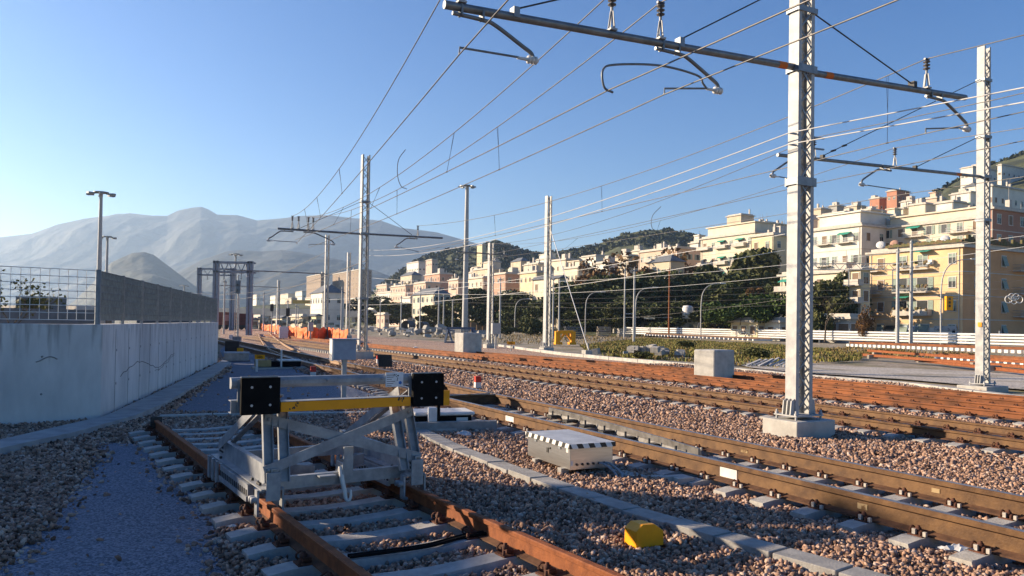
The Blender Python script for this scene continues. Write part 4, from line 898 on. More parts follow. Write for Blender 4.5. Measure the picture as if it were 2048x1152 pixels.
def wagon(label, xl, xr, d, h, m, panel=None):
    a, e = AT(xl, 650, d), AT(xr, 650, d); L = (e - a).length; t = thing('freight_wagon', label, 'freight wagon', (a.x, d, 0), R(12), 'dull red freight wagons'); 
    b = MB(); b.frame((0, 0, .9), (L, 0, 0), (0, 2.6, 0), (0, 0, h - .9)); 
    for i in range(int(L / 1.2) + 1): b.frame((min(L - .1, i * 1.2), -.06, .9), (.1, 0, 0), (0, .06, 0), (0, 0, h - .9))
    b.build('body', m, t); b = MB(); b.frame((.1, .1, .55), (L - .2, 0, 0), (0, 2.4, 0), (0, 0, .34)); b.build('underframe', DARK, t)
    for x in (.9, 1.9, L - 1.9, L - .9):
        b = MB(); b.lathe([(.46, 0), (.46, .12), (.1, .14), (0, .14)], (x, .35, .46), 14, axis=(0, -1, 0)); b.build('wheel', DARK, t)
    if panel:
        b = MB(); b.frame((L * panel[0], -.08, h * panel[1]), (L * .3, 0, 0), (0, .06, 0), (0, 0, h * .35)); b.build('pale_panel', mat('faded pink panel', (.50, .24, .20), (.4, .18, .15), scale=2), t)
wagon('dull red freight wagon behind the ladder signal', 428, 470, 150, 3.4, BRICKR, (.45, .5)); wagon('dark red freight wagon right of the ladder signal', 473, 502, 152, 3.2, mat('dark red wagon', (.15, .045, .035), (.10, .03, .025), scale=2))
# orange net fences
def net_fence(label, pts, h):
    P = [G(x, y, 0) for x, y in pts]; t = thing('net_fence', label, 'net fence', tuple(P[0])); q = smooth_path(P, 8); rnd = random.Random(int(pts[0][0])); b = MB(); vs = []; n = len(q); r = 5
    for i, p in enumerate(q):
        sag = .12 * math.sin(i * 1.3) + rnd.uniform(-.05, .05)
        for j in range(r): vs.append(p - P[0] + Vector((rnd.uniform(-.05, .05), rnd.uniform(-.12, .12), .05 + (h + sag) * j / (r - 1))))
    b.add(vs, [(i * r + j, (i + 1) * r + j, (i + 1) * r + j + 1, i * r + j + 1) for i in range(n - 1) for j in range(r - 1)]); o = b.build('net', ORNET, t); s = o.modifiers.new('s', 'SOLIDIFY'); s.thickness = .02
    for p in q[::6]:
        b = MB(); b.tube([p - P[0] + Vector((0, -.1, -.1)), p - P[0] + Vector((0, -.1, h + .2))], .05, 5); b.build('stake', WOOD, t)
net_fence('sunlit orange net fence curving in front of the far lattice mast', [(577, 672), (600, 678), (630, 680), (655, 678), (668, 682), (694, 690)], 1.15)
net_fence('smaller orange net fence further away left of the white cabinets', [(520, 660), (545, 664), (556, 668), (562, 675)], 1.1)
for lab, px, py, w_, h_ in (('white relay cabinet left of the sunlit orange net fence', 567, 678, .9, 1.3), ('slim grey cabinet on a post in front of the sunlit orange net fence', 621, 680, .5, 1.8), ('pale grey cabinet between the lattice masts right of the lighting pole', 991, 696, .7, 2.0), ('white cabinet near the ladder signal foot', 462, 680, .4, .5)):
    t = thing('relay_cabinet', lab, 'cabinet', at_ground(px, py), R(20)); b = MB(); z0 = .1 if h_ < 1.5 else h_ - .9; b.frame((-w_ / 2, -.2, z0), (w_, 0, 0), (0, .4, 0), (0, 0, h_ - z0)); b.build('body', WHITE if 'white' in lab else GALV, t, bevel=.02); b = MB(); b.frame((-.06, -.05, -.1), (.12, 0, 0), (0, .1, 0), (0, 0, z0 + .12)); b.build('post', GALV, t)
# heaps, sleeper stacks, yellow jack frame, pipes
def stack(label, px, py, cols, rows, L, rz, m, group, w_=.28, h_=.2, gap=.1):
    p = G(px, py, 0); b = MB(); b.frame((0, 0, 0), (L, 0, 0), (0, w_, 0), (0, 0, h_)); me = b.mesh('sleeper', m); rnd = random.Random(px); q = Matrix.Rotation(rz, 3, 'Z'); k = 0
    ords = ['lowest', 'second', 'third', 'fourth', 'fifth', 'sixth', 'topmost']
    for r in range(rows):
        for c in range(cols):
            o = put('stacked_sleeper', me, None, p + q @ Vector((rnd.uniform(-.12, .12), c * (w_ + .06), r * (h_ + gap))), rz + R(rnd.uniform(-1.5, 1.5)))
            tag(o, f'sleeper in the {ords[r if r < rows - 1 else 6]} layer of the {label}', 'sleeper', group + f', {ords[r if r < rows - 1 else 6]} layer')
STKD = mat('dark stacked timber', (.14, .14, .145), (.08, .08, .085), scale=3); STKL = mat('weathered stacked concrete', (.34, .29, .24), (.2, .17, .14), scale=3)
stack('dark stack beside the yellow frame', 1131, 677, 3, 6, 2.6, R(8), STKD, 'sleepers of the dark stack'); stack('brown stack right of the guy cable', 1196, 672, 3, 6, 2.4, R(5), STKL, 'sleepers of the brown stack'); stack('pale stack by the far track panel', 1238, 673, 3, 5, 2.3, R(10), mat('pale stacked concrete', (.42, .38, .33), (.28, .25, .22), scale=3), 'sleepers of the pale stack')
stack('low grey pile behind the smaller concrete block', 880, 665, 4, 3, 6.0, R(6), mat('grey beam', (.36, .37, .38), (.25, .26, .27), scale=3), 'beams of the grey pile')
jk = thing('jack_frame', 'bright yellow lifting frame standing in front of the dark sleeper stack', 'lifting frame', at_ground(1130, 689), R(15)); b = MB()
for x in (-.8, .8): b.box((x, 0, .75), (.45, .4, 1.1)); b.box((x * .9, 0, .12), (.7, .6, .24))
b.bar((-.8, 0, 1.2), (.8, 0, 1.25), .3, .3); b.bar((-.7, 0, .3), (.0, 0, 1.1), .2, .2, up=(0, 1, 0)); b.bar((.1, 0, 1.1), (.7, 0, .4), .2, .2, up=(0, 1, 0)); b.build('frame', YELB, jk)
def rubble(name, label, px, py, n, spread, sz, m, flat=.6):
    p = G(px, py, 0); rnd = random.Random(px + py); b = MB()
    for i in range(n):
        x, y = rnd.gauss(0, spread), rnd.gauss(0, spread * .5); s = sz * rnd.uniform(.5, 1.4); z = max(0, s * .3 + (1 - abs(x) / spread) * spread * .12)
        q = Matrix.Rotation(rnd.uniform(0, 6.3), 3, 'Z') @ Matrix.Rotation(rnd.uniform(-.5, .5), 3, 'X'); b.frame((x, y, z), q @ Vector((s, 0, 0)), q @ Vector((0, s * rnd.uniform(.4, 1), 0)), q @ Vector((0, 0, s * flat)))
    o = b.build(name, m); o.location = p; tag(o, label, 'debris', kind='stuff')
rubble('debris', 'grey concrete rubble and scrap in front of the lighting pole', 880, 672, 60, 4.0, .8, CONCG); rubble('debris', 'pale rubble between the trolley and the far tracks', 800, 668, 40, 5.0, .6, CONC)
rubble('debris', 'rubble and planks in the weeds left of the white cube', 1300, 712, 26, 1.2, .5, CONCG); rubble('debris', 'scattered stones near the net fence end', 740, 672, 40, 6, .5, CONC); rubble('debris', 'dark scrap on the yard behind the orange net', 610, 660, 60, 12, .9, mat('mixed scrap', (.20, .22, .18), (.1, .1, .09), scale=1, world=True))
pl = thing('plank_pile', 'loose pile of pale planks leaning in the weeds behind the white cube', 'planks', at_ground(1540, 734)); rnd = random.Random(4)
for i in range(9):
    b = MB(); x = -1.2 + i * .3; b.bar((x, rnd.uniform(-.1, .1), .05), (x + .9, .5, .42 + rnd.uniform(-.08, .05)), .14, .05); b.build('plank', mat('bleached plank', (.42, .42, .43), (.3, .3, .31), scale=5), pl)
tr_ = thing('trolley_frame', 'small blue grey trestle frame behind the smaller concrete block', 'trestle', at_ground(921, 690), R(12)); b = MB()
for x in (-1.3, 1.3): b.bar((x * 1.1, -.3, .2), (x * .85, .2, 1.5), .15, .15); b.bar((x * .6, -.3, .2), (x * .85, .2, 1.5), .12, .12)
b.bar((-1.3, .2, 1.5), (1.3, .2, 1.5), .15, .2); b.bar((-1.4, -.3, .25), (1.4, -.3, .25), .15, .15); b.build('frame', mat('dark blue steel', (.10, .14, .2), (.07, .1, .15), scale=3), tr_)
dr = thing('pipe_segment', 'two dark concrete pipe rings lying near the villa trees', 'pipe', at_ground(832, 662), R(20)); b = MB(); b.lathe([(1.2, 0), (1.2, 2.2), (1.0, 2.2), (1.0, 0)], (-2.5, 0, 1.15), 14, axis=(.6, .5, 0)); b.lathe([(1.1, 0), (1.1, 2.2), (.9, 2.2), (.9, 0)], (1.0, 0, 1.05), 14, axis=(.6, .5, 0)); b.build('rings', STKD, dr)
# track panels on the ground (rails still fastened to their sleepers)
def panel(label, p0, p1, z, n, rm, slm, group=None):
    d = p1 - p0; d.z = 0; L = d.length; d.normalize(); t = thing('track_panel', label, 'track panel', (p0.x, p0.y, z), 0, group); nn = Vector((d.y, -d.x, 0))
    for u in (-.75, .75): rail_obj([nn * u + Vector((0, 0, .40)), nn * u + d * L + Vector((0, 0, .40))], rm, t)
    b = MB(); b.frame((-1.25, -.13, 0), (2.5, 0, 0), (0, .26, 0), (0, 0, .22)); me = b.mesh('sleeper', slm)
    for i in range(n): put('sleeper', me, t, d * (L * (i + .5) / n), math.atan2(-d.x, d.y))
SLW = mat('clean new sleeper', (.72, .69, .64), (.6, .57, .52), scale=2)
a, e = G(2110, 722, 0), G(1712, 703, 0); panel('long track panel with white sleeper ends stacked beside the yard', a, e, .45, 36, RUSTR, SLW)
a, e = G(2110, 733, 0), G(1900, 718, 0); panel('lower track panel lying under the long one at the right edge', a, e, .0, 14, RUSTR, SLW)
a, e = G(1530, 688, 0), G(1300, 675, 0); panel('track panel with white sleepers lying in the weeds behind the white cube', a, e, .35, 30, RUSTB, SLW)
for i, (x0, y0, x1, y1) in enumerate([(2070, 737, 1735, 709), (2060, 742, 1725, 715), (2060, 748, 1830, 722)]):
    a, e = G(x0, y0, 0), G(x1, y1, 0); b = MB(); b.sweep(RP, [Vector((0, 0, .4 - .12 * i)), e - a + Vector((0, 0, .4 - .12 * i))]); b.box((e - a) * .92 + Vector((0, 0, .1)), (.6, .3, .26), 1); b.box((e - a) * .25 + Vector((0, 0, .1)), (.6, .3, .26), 1); o = b.build('loose_rail', [RUST, STKL]); o.location = a
    tag(o, ['loose rusty rail lying on blocks directly under the track panel', 'second loose rusty rail on blocks, between its two neighbours', 'loose rusty rail on blocks lying closest to the gravel yard'][i], 'rail')
# white barrier along the street
gr = thing('guard_rail', 'long white four rail barrier along the street in front of the orange house', 'barrier', tuple(G(2048, 697, 0))); g0 = Vector(gr.location); gd = (G(1285, 672, 0) - g0); gd = gd.normalized(); GL = 78
for k in range(4):
    b = MB(); b.tube([-gd * 40 + Vector((0, 0, .45 + k * .36)), gd * GL + Vector((0, 0, .45 + k * .36))], .14, 8); b.build('rail', WHITE, gr)
for i in range(30):
    b = MB(); p = gd * (i * 5.1 - 38); b.box(p + Vector((.2, .15, .8)), (.16, .16, 2.2 if i % 4 else 2.4)); b.build('post', GALVD, gr)
tc = thing('low_wall', 'low tan panel wall below the dark trees in the centre', 'wall', tuple(G(1245, 662, 0))); w0 = Vector(tc.location); w1 = AT(890, 655, 190) - w0; w1.z = 0; L = w1.length; w1.normalize(); TAN = mat('tan panel', (.55, .36, .22), (.45, .28, .17), scale=2)
for i in range(40):
    b = MB(); b.frame(w1 * (L * i / 40), w1 * (L / 40 - .12), Vector((w1.y, -w1.x, 0)) * -.2, Vector((0, 0, 2.2))); b.build('panel', TAN, tc)
lw = thing('low_wall', 'dark grey low wall seen through the bar fence at the left edge', 'wall', (AT(-80, 640, 30).x, 30, 0)); b = MB(); a_, e_ = AT(-80, 640, 30), AT(196, 640, 36); b.frame((0, 0, -.2), Vector((e_.x - a_.x, e_.y - a_.y, 0)), (-.1, .3, 0), (0, 0, 2.5)); b.build('wall_face', mat('dark grey render', (.14, .15, .17), (.10, .11, .12), scale=1.5), lw)
# ------------------------------------------------------------------ hills and mountains
def ridge(name, prof, d1, d0, m, seed, rough=.03, back=1.35, rows=26, step=6, ease=1.5, z0=-.1, nscale=1.0, label=None):
    rg = np.random.default_rng(seed); xs = np.arange(prof[0][0], prof[-1][0] + 1, step); ys = np.interp(xs, [p[0] for p in prof], [p[1] for p in prof])
    nz = lambda u, v: sum((math.sin(u * f * 1.7 + v * f * 1.1 + s1) * math.sin(v * f * 1.9 - u * f * .8 + s2)) / f ** 1.0 for f, s1, s2 in F_)
    F_ = [(1.0 * 2 ** k * .9, rg.uniform(0, 6), rg.uniform(0, 6)) for k in range(8)]
    vs = []; R_ = rows + 6
    for i, (x, y) in enumerate(zip(xs, ys)):
        top = AT(x, y, d1)
        for j in range(R_):
            k = j / (rows - 1)
            if k <= 1: d = d0 + (d1 - d0) * k; h = k ** ease
            else: q = (j - rows + 1) / 6; d = d1 * (1 + (back - 1) * q); h = 1 - q * .85
            fx = (x - 1024) / FPX * d; env = max(0, min(1, k * 3)) * (1 if k < .97 else .25)
            z = z0 + (top.z - z0) * h + nz(fx / d1 * 9 * nscale, d / d1 * 9 * nscale) * rough * (top.z - z0) * env * min(1, (1.06 - min(k, 1)) * 4)
            vs.append((fx, d, z))
    b = MB(); fs = [(i * R_ + j, (i + 1) * R_ + j, (i + 1) * R_ + j + 1, i * R_ + j + 1) for i in range(len(xs) - 1) for j in range(R_ - 1)]
    b.add(vs, fs, 0, True); o = b.build(name, m); tag(o, label, None, kind='structure'); return o
MTN = mat('dry mountain slope', (.048, .052, .046), (.02, .025, .023), scale=.0035, detail=12, world=True, lo=.38, hi=.60, bump=1.0, bscale=.004)
MTN.node_tree.nodes['Bump'].inputs['Distance'].default_value = 60
MTN2 = mat('wooded mountain slope', (.05, .052, .034), (.02, .025, .018), scale=.003, detail=9, world=True, lo=.38, hi=.6, bump=1.0, bscale=.008); MTN2.node_tree.nodes['Bump'].inputs['Distance'].default_value = 30
ridge('mountains', [(-300, 470), (-100, 482), (0, 475), (60, 468), (110, 450), (165, 438), (255, 427), (300, 431), (330, 431), (352, 420), (380, 414), (398, 412), (412, 417), (430, 428), (470, 430), (510, 441), (560, 437), (600, 432), (650, 430), (700, 436), (760, 441), (800, 455), (870, 463), (930, 480), (1000, 500), (1100, 520), (1250, 560)], 5200, 3300, MTN, 3, rough=.085, ease=1.3, step=3, rows=90)
ridge('far_hills', [(230, 640), (330, 560), (400, 520), (450, 503), (480, 500), (520, 503), (560, 500), (600, 505), (680, 520), (760, 545), (860, 590), (950, 640)], 3000, 2000, MTN, 9, rough=.09, ease=1.1, step=3, rows=70)
ridge('wooded_hill', [(100, 640), (150, 600), (190, 560), (220, 525), (262, 506), (285, 503), (305, 509), (340, 535), (380, 565), (430, 600), (480, 640)], 2300, 1700, MTN2, 5, rough=.12, ease=1.1, step=4, rows=26)
HILLG = mat('hillside scrub', (.11, .115, .045), (.04, .045, .02), scale=.012, detail=8, world=True, lo=.4, hi=.6, bump=1, bscale=.08); HILLG.node_tree.nodes['Bump'].inputs['Distance'].default_value = 4
ridge('green_hill', [(700, 640), (740, 590), (800, 545), (850, 516), (900, 498), (960, 490), (990, 478), (1040, 500), (1090, 505), (1140, 498), (1190, 490), (1240, 470), (1290, 460), (1340, 460), (1400, 474), (1450, 482), (1520, 490), (1700, 520)], 900, 480, HILLG, 12, rough=.02, ease=1.15, step=8)
ridge('town_slope', [(1100, 620), (1250, 560), (1400, 520), (1500, 472), (1580, 462), (1650, 452), (1750, 440), (1840, 408), (1900, 368), (1960, 335), (2048, 308), (2200, 250), (2400, 200)], 620, 150, HILLG, 15, rough=.01, ease=1.0, step=10)
# far town slope left of centre
ridge('low_ground_rise', [(300, 640), (420, 622), (520, 610), (620, 606), (720, 600), (850, 600), (1000, 610), (1200, 630)], 700, 420, HILLG, 19, rough=.01, ease=1.0, step=12)
# woods on the hills: uncountable, one mass each
def leafcloud(n, rg):
    q = rg.normal(size=(n, 3)); q /= np.linalg.norm(q, axis=1)[:, None]; return q
def quads(C, S, rg, upbias=.3):
    n = len(C); a = rg.normal(size=(n, 3)); a /= np.linalg.norm(a, axis=1)[:, None]; t = rg.normal(size=(n, 3)); b_ = np.cross(a, t); b_ /= np.linalg.norm(b_, axis=1)[:, None]
    S = np.asarray(S).reshape(-1, 1); return np.stack([C - a * S - b_ * S * .6, C + a * S - b_ * S * .6, C + a * S + b_ * S * .6, C - a * S + b_ * S * .6], 1)
def quadmesh(name, Q, m):
    n = len(Q); me = bpy.data.meshes.new(name); me.vertices.add(n * 4); me.vertices.foreach_set('co', Q.reshape(-1).astype(np.float32)); me.loops.add(n * 4); me.loops.foreach_set('vertex_index', np.arange(n * 4, dtype=np.int32)); me.polygons.add(n)
    me.polygons.foreach_set('loop_start', (np.arange(n) * 4).astype(np.int32)); me.polygons.foreach_set('loop_total', np.full(n, 4, np.int32)); me.update(calc_edges=True); me.materials.append(m); return me
LEAFD = leaf_mat('dark evergreen leaves', (.085, .098, .034), (.036, .046, .017), .6); LEAFM = leaf_mat('olive leaves', (.12, .12, .04), (.05, .057, .021), .7); LEAFP = leaf_mat('pine green leaves', (.075, .115, .028), (.032, .052, .015), .8); LEAFB = leaf_mat('autumn leaves', (.17, .09, .035), (.08, .05, .02), .7); LEAFH = leaf_mat('hill wood leaves', (.055, .06, .026), (.02, .028, .014), .02)
def woods(label, prof, d0, d1, n, size, seed, gap=None):
    rg = np.random.default_rng(seed); C = []; S = []
    dg = None
    xs = rg.uniform(prof[0][0], prof[-1][0], n); ks = rg.uniform(0, 1, n) ** .7
    for x, k in zip(xs, ks):
        if gap and gap(x, k): continue
        y = np.interp(x, [p[0] for p in prof], [p[1] for p in prof]); top = AT(x, y, d1); d = d0 + (d1 - d0) * k; z = top.z * k ** 1.1
        r = size * rg.uniform(.6, 1.3); q = rg.normal(size=(34, 3)); q /= np.linalg.norm(q, axis=1)[:, None]; q *= rg.uniform(.75, 1.05, (34, 1)); q[:, 2] = np.abs(q[:, 2]) * .9
        C.append(np.array([(x - 1024) / FPX * d, d, z]) + q * r); S.append(np.full(34, r * .26))
    o = put('woods', quadmesh('woods', quads(np.concatenate(C), np.concatenate(S), rg), LEAFH)); tag(o, label, 'woods', kind='stuff')
woods('dark woods covering the green hill behind the town', [(760, 585), (800, 555), (850, 524), (900, 508), (960, 502), (990, 488), (1040, 512), (1090, 518), (1140, 510), (1190, 502), (1240, 482), (1290, 470), (1340, 470), (1400, 482), (1450, 488), (1540, 500)], 520, 900, 3600, 7.5, 4, lambda x, k: 1150 < x < 1290 and .5 < k < .8)
woods('dark woods on the slope above the white towers', [(1520, 478), (1600, 466), (1700, 452), (1760, 446), (1840, 412), (1900, 372), (1960, 340), (2048, 314), (2200, 256)], 380, 620, 3000, 5.0, 6)
# ------------------------------------------------------------------ trees
def tree_mesh(seed, rad, hgt, n, leaf, shape='round'):
    rg = np.random.default_rng(seed); cl = []; k = 16
    for i in range(k):
        a = rg.uniform(0, 6.283); h = rg.uniform(0, 1); w_ = {'round': math.sin(math.pi * (.18 + .72 * h)), 'umbrella': 1.0, 'column': .8, 'cone': 1.05 - h}[shape]; rr = rad * w_ * rg.uniform(.35, .82)
        cl.append((np.array([math.cos(a) * rr, math.sin(a) * rr, hgt * (.12 + .76 * h)]), rad * rg.uniform(.28, .5)))
    C = []; S = []
    for c, r in cl:
        m_ = n // k; q = rg.normal(size=(m_, 3)); q /= np.linalg.norm(q, axis=1)[:, None]; q *= (rg.uniform(.35, 1.0, (m_, 1)) ** .5) * r; q[:, 2] *= .8; C.append(c + q); S.append(rg.uniform(.6, 1.3, m_) * leaf)
    return quads(np.concatenate(C), np.concatenate(S), rg)
def trunk_mesh(H, r, rad, seed, m=BARK):
    rnd = random.Random(seed); b = MB(); b.tube(smooth_path([(0, 0, -1), (rnd.uniform(-.2, .2), 0, H * .4), (rnd.uniform(-.4, .4), rnd.uniform(-.3, .3), H)], 3), r, 7, r2=r * .5)
    for i in range(5):
        a = rnd.uniform(0, 6.28); z = H * rnd.uniform(.5, .9); b.tube([(0, 0, z), (math.cos(a) * rad * .35, math.sin(a) * rad * .35, z + H * .25), (math.cos(a) * rad * .65, math.sin(a) * rad * .65, z + H * .45)], r * .4, 5, r2=r * .1)
    return b.mesh('trunk', m)
KINDS = {}
def kind(k, rad, hgt, H, shape, m, seeds, n=4200, leaf=.26):
    KINDS[k] = [(quadmesh('crown', tree_mesh(s, rad, hgt, n, leaf, shape), m), trunk_mesh(H, .28, rad, s), rad, H, hgt) for s in seeds]
kind('oak', 5.0, 11, 3.2, 'round', LEAFD, (1, 2, 3)); kind('olive', 4.4, 8, 3.0, 'round', LEAFM, (4, 5)); kind('pine', 5.5, 3.6, 5.5, 'umbrella', LEAFP, (6, 7)); kind('autumn', 4.0, 8, 3.0, 'round', LEAFB, (8,), 2200, .2); kind('bush', 3, 3, .3, 'round', LEAFM, (9, 10), 2000, .2)
ntree = 0
def tree(k, label, px, top, d, wpx=None, group='trees behind the railway yard', name='tree', base=0):
    """crown centred on px, its top at the image height top, standing at distance d"""
    global ntree; ntree += 1; v = KINDS[k][ntree % len(KINDS[k])]; p = AT(px, 640, d); zt = AT(px, top, d).z; s = (zt - base) / (v[3] * (.75 if k == 'pine' else .25) + v[4]); t = thing(name, label, 'tree', (p.x, p.y, base), random.Random(ntree).uniform(0, 6), group)
    sw = s if wpx is None else (wpx * 1.4 / FPX * d) / (2 * v[2])
    c = put('crown', v[0], t, (0, 0, v[3] * s * (.75 if k == 'pine' else .25))); c.scale = (sw, sw, s); q = put('trunk', v[1], t); q.scale = (s, s, s); return t
T = [('oak', 'dark evergreen right of the villa, left edge of the tree belt', 1150, 560, 172, 100), ('oak', 'broad dark evergreen behind the guy cable', 1215, 548, 176, 110), ('oak', 'dark evergreen behind the brown utility pole', 1290, 545, 178, 110), ('oak', 'tall dark evergreen right of the brown utility pole', 1358, 538, 180, 110),
     ('oak', 'tall dark evergreen below the cream block with green awnings', 1420, 528, 184, 100), ('olive', 'olive coloured tree crown just left of the nearest mast', 1520, 498, 190, 130), ('oak', 'dark crown tucked between the nearest mast and the palms', 1556, 560, 160, 80), ('oak', 'dark evergreen behind the two pollarded palms', 1480, 545, 168, 110),
     ('olive', 'olive tree in front of the belt beside the curved street lamp', 1432, 585, 140, 90), ('oak', 'low dark tree behind the white awning sheds', 1330, 600, 150, 90), ('olive', 'lighter small tree left of the twin thin poles', 1222, 610, 155, 46), ('pine', 'clipped bright pine left of the palms foot', 1480, 614, 128, 95), ('pine', 'clipped bright pine against the nearest mast', 1548, 600, 126, 90),
     ('oak', 'dark tree behind the lighting pole', 950, 575, 205, 80), ('oak', 'dark tree left of the cream villa wall', 1030, 580, 190, 75), ('oak', 'round dark tree between the lattice mast and the villa wall', 1075, 600, 180, 60), ('olive', 'low tree in front of the mansard villa', 870, 612, 215, 70), ('olive', 'dark shrub tree left of the mansard villa', 800, 605, 260, 80), ('oak', 'dark tree behind the grey roofed house', 745, 590, 280, 80), ('olive', 'tree in front of the shaded alley right of the nearest mast', 1660, 560, 128, 80), ('oak', 'dark tree filling the alley beside the orange house', 1690, 545, 135, 70), ('autumn', 'brown autumn tree above the dark belt', 1240, 508, 230, 130), ('autumn', 'brown autumn tree below the pink cream block', 1340, 500, 232, 120), ('autumn', 'reddish bush against the side of the orange house', 1728, 612, 108, 30), ('autumn', 'brown tree on the terrace right of the lattice mast', 1180, 520, 235, 70)]
T += [('oak', 'back row evergreen seen between the guy cable and the twin poles', 1245, 556, 200, 110), ('oak', 'back row evergreen filling the gap right of the brown utility pole', 1395, 556, 200, 110), ('oak', 'back row evergreen left of the villa trees edge', 1170, 572, 195, 90), ('oak', 'low dark evergreen under the twin poles', 1262, 590, 160, 100), ('olive', 'low evergreen between the street lamp and the palms', 1450, 590, 158, 90), ('oak', 'low dark evergreen behind the roof tank', 1380, 598, 162, 100), ('oak', 'back row evergreen behind the mast with one arm', 1000, 588, 215, 90), ('oak', 'back row tree between the mansard villa and the lighting pole', 912, 600, 230, 80), ('oak', 'low dark evergreen below the street lamp by the guyed mast', 1190, 606, 165, 100)]
for k, lab, x, top, d, wp in T: tree(k, lab, x, top, d, wp)
for i, (lab, x, top, d, wp) in enumerate([('low round bush at the foot of the mast with the guy cable', 1062, 640, 150, 40), ('green bush behind the low grey wall at the left edge', 66, 600, 38, 45), ('bush near the far low wall at the lighting pole', 905, 640, 190, 40), ('bush beside the garage right of the nearest mast', 1640, 630, 118, 40)]): tree('bush', lab, x, top, d, wp, 'small bushes', 'bush', base=.0 if i != 1 else 1.7)
for i, (lab, x, py, h_) in enumerate([('green shrub in the weeds just left of the nearest mast', 1515, 716, 26), ('low olive shrub by the rubble left of the white cube', 1285, 716, 16), ('low shrub below the far track panel', 1370, 694, 16), ('dry shrub right of the lattice mast with one arm', 1020, 668, 18)]):
    g = G(x, py, 0); q = tree('bush', lab, x, py - h_ * .7, g.y, h_ * 2.0, 'small bushes', 'bush'); q.location.x = g.x
# palms with cropped heads
for lab, x in (('left of two pollarded palm trunks with a brown tufted head', 1500), ('right of two pollarded palm trunks with a brown tufted head', 1518)):
    p = AT(x, 640, 140); H = AT(x, 588, 140).z; t = thing('palm_tree', lab, 'palm tree', (p.x, p.y, 0)); b = MB(); b.tube([(0, 0, -1), (.1, 0, H)], .42, 8, r2=.36); b.build('trunk', mat('palm bark', (.30, .18, .11), (.18, .11, .07), scale=4), t)
    rg = np.random.default_rng(x); q = rg.normal(size=(260, 3)); q /= np.linalg.norm(q, axis=1)[:, None]; q *= np.array([.8, .8, .75]); put('crown', quadmesh('crown', quads(q + np.array([.1, 0, H + .3]), np.full(260, .2), rg), LEAFB), t)
# bare branched tree at the left edge and in the alley
def bare(label, px, top, d, base, spread, seed, leaves=None):
    rnd = random.Random(seed); p = AT(px, 640, d); H = AT(px, top, d).z - base; t = thing('bare_tree', label, 'tree', (p.x, p.y, base)); b = MB(); tips = []
    def grow(o, d_, L, r, n):
        e = o + d_ * L; m_ = o.lerp(e, .5) + Vector((rnd.uniform(-.06, .06), rnd.uniform(-.06, .06), 0)) * L; b.tube([o, m_, e], r, 5, r2=r * .6); tips.append(e)
        if n:
            for k in range(rnd.choice((2, 3))): grow(e if k else o.lerp(e, .7), (d_ + Vector((rnd.uniform(-1, 1), rnd.uniform(-1, 1), rnd.uniform(-.2, .7))) * spread).normalized(), L * rnd.uniform(.6, .8), r * .55, n - 1)
    grow(Vector((0, 0, 0)), Vector((.05, 0, 1)), H * .33, H * .016, 5); b.build('trunk', BARK, t)
    if leaves:
        rg = np.random.default_rng(seed); P = np.array([tuple(q) for q in tips if q.z > H * .3]); P = np.repeat(P, 3, 0) + rg.normal(size=(len(P) * 3, 3)) * H * .02; put('crown', quadmesh('crown', quads(P, np.full(len(P), H * .011), rg), leaves), t)
bare('sparse tree with thin twigs and few yellow leaves at the left edge', -8, 512, 19, 0, .8, 11, LEAFM)
bare('bare branched tree in front of the alley right of the nearest mast', 1650, 560, 112, 0, .8, 5)
# weeds
def weeds(label, poly, n, h, m, seed):
    rg = np.random.default_rng(seed); P = [G(*p) for p in poly]; xs = [p.x for p in P]; ys = [p.y for p in P]; C = []
    x = rg.uniform(min(xs), max(xs), n); y = rg.uniform(min(ys), max(ys), n); r = np.zeros(n, bool); k = len(P)
    for i in range(k):
        a, c = P[i], P[(i + 1) % k]; cc = ((a.y > y) != (c.y > y)); r ^= cc & (x < (c.x - a.x) * (y - a.y) / (c.y - a.y + 1e-9) + a.x)
    clump = np.sin(x * .9 + 1.3) * np.sin(y * .55) + .5 * np.sin(x * 2.3 + y * 1.7); r &= clump + rg.normal(0, .45, n) >.35
    x, y, clump = x[r], y[r], clump[r]; n = len(x); hh = h * rg.uniform(.3, 1.2, n) * (.6 + .4 * np.clip(clump, 0, 1.5)); a = rg.uniform(0, 6.28, n); w_ = .03 + .03 * rg.random(n); lx, ly = rg.normal(0, .7, n) * hh, rg.normal(0, .7, n) * hh
    c, s = np.cos(a) * w_, np.sin(a) * w_; z = np.zeros(n) - .1
    Q = np.stack([np.stack([x - c, y - s, z], 1), np.stack([x + c, y + s, z], 1), np.stack([x + c * .4 + lx, y + s * .4 + ly, hh], 1), np.stack([x - c * .4 + lx, y - s * .4 + ly, hh], 1)], 1)
    tag(put('weeds', quadmesh('weeds', Q, m), None), label, 'weeds', kind='stuff')
WD1 = leaf_mat('green weeds', (.24, .22, .055), (.13, .14, .04), .9); WD2 = leaf_mat('dry weeds', (.27, .19, .08), (.16, .12, .045), .9)
wp_ = [(1160, 690), (1290, 676), (1560, 690), (1730, 706), (1720, 718), (1640, 722), (1560, 733), (1400, 722), (1280, 716), (1180, 706)]
weeds('green weeds growing between the red tracks and the street', wp_, 110000, .17, WD1, 3); weeds('dry straw coloured weeds between the red tracks and the street', wp_, 60000, .18, WD2, 4)
weeds('weeds around the sleeper stacks and the lattice masts', [(860, 672), (1290, 664), (1300, 676), (1150, 690), (1000, 684), (900, 680)], 40000, .2, WD2, 5); weeds('weeds along the street below the track panel', [(1640, 700), (1700, 694), (2080, 716), (2080, 726), (1700, 708)], 16000, .2, WD2, 6)
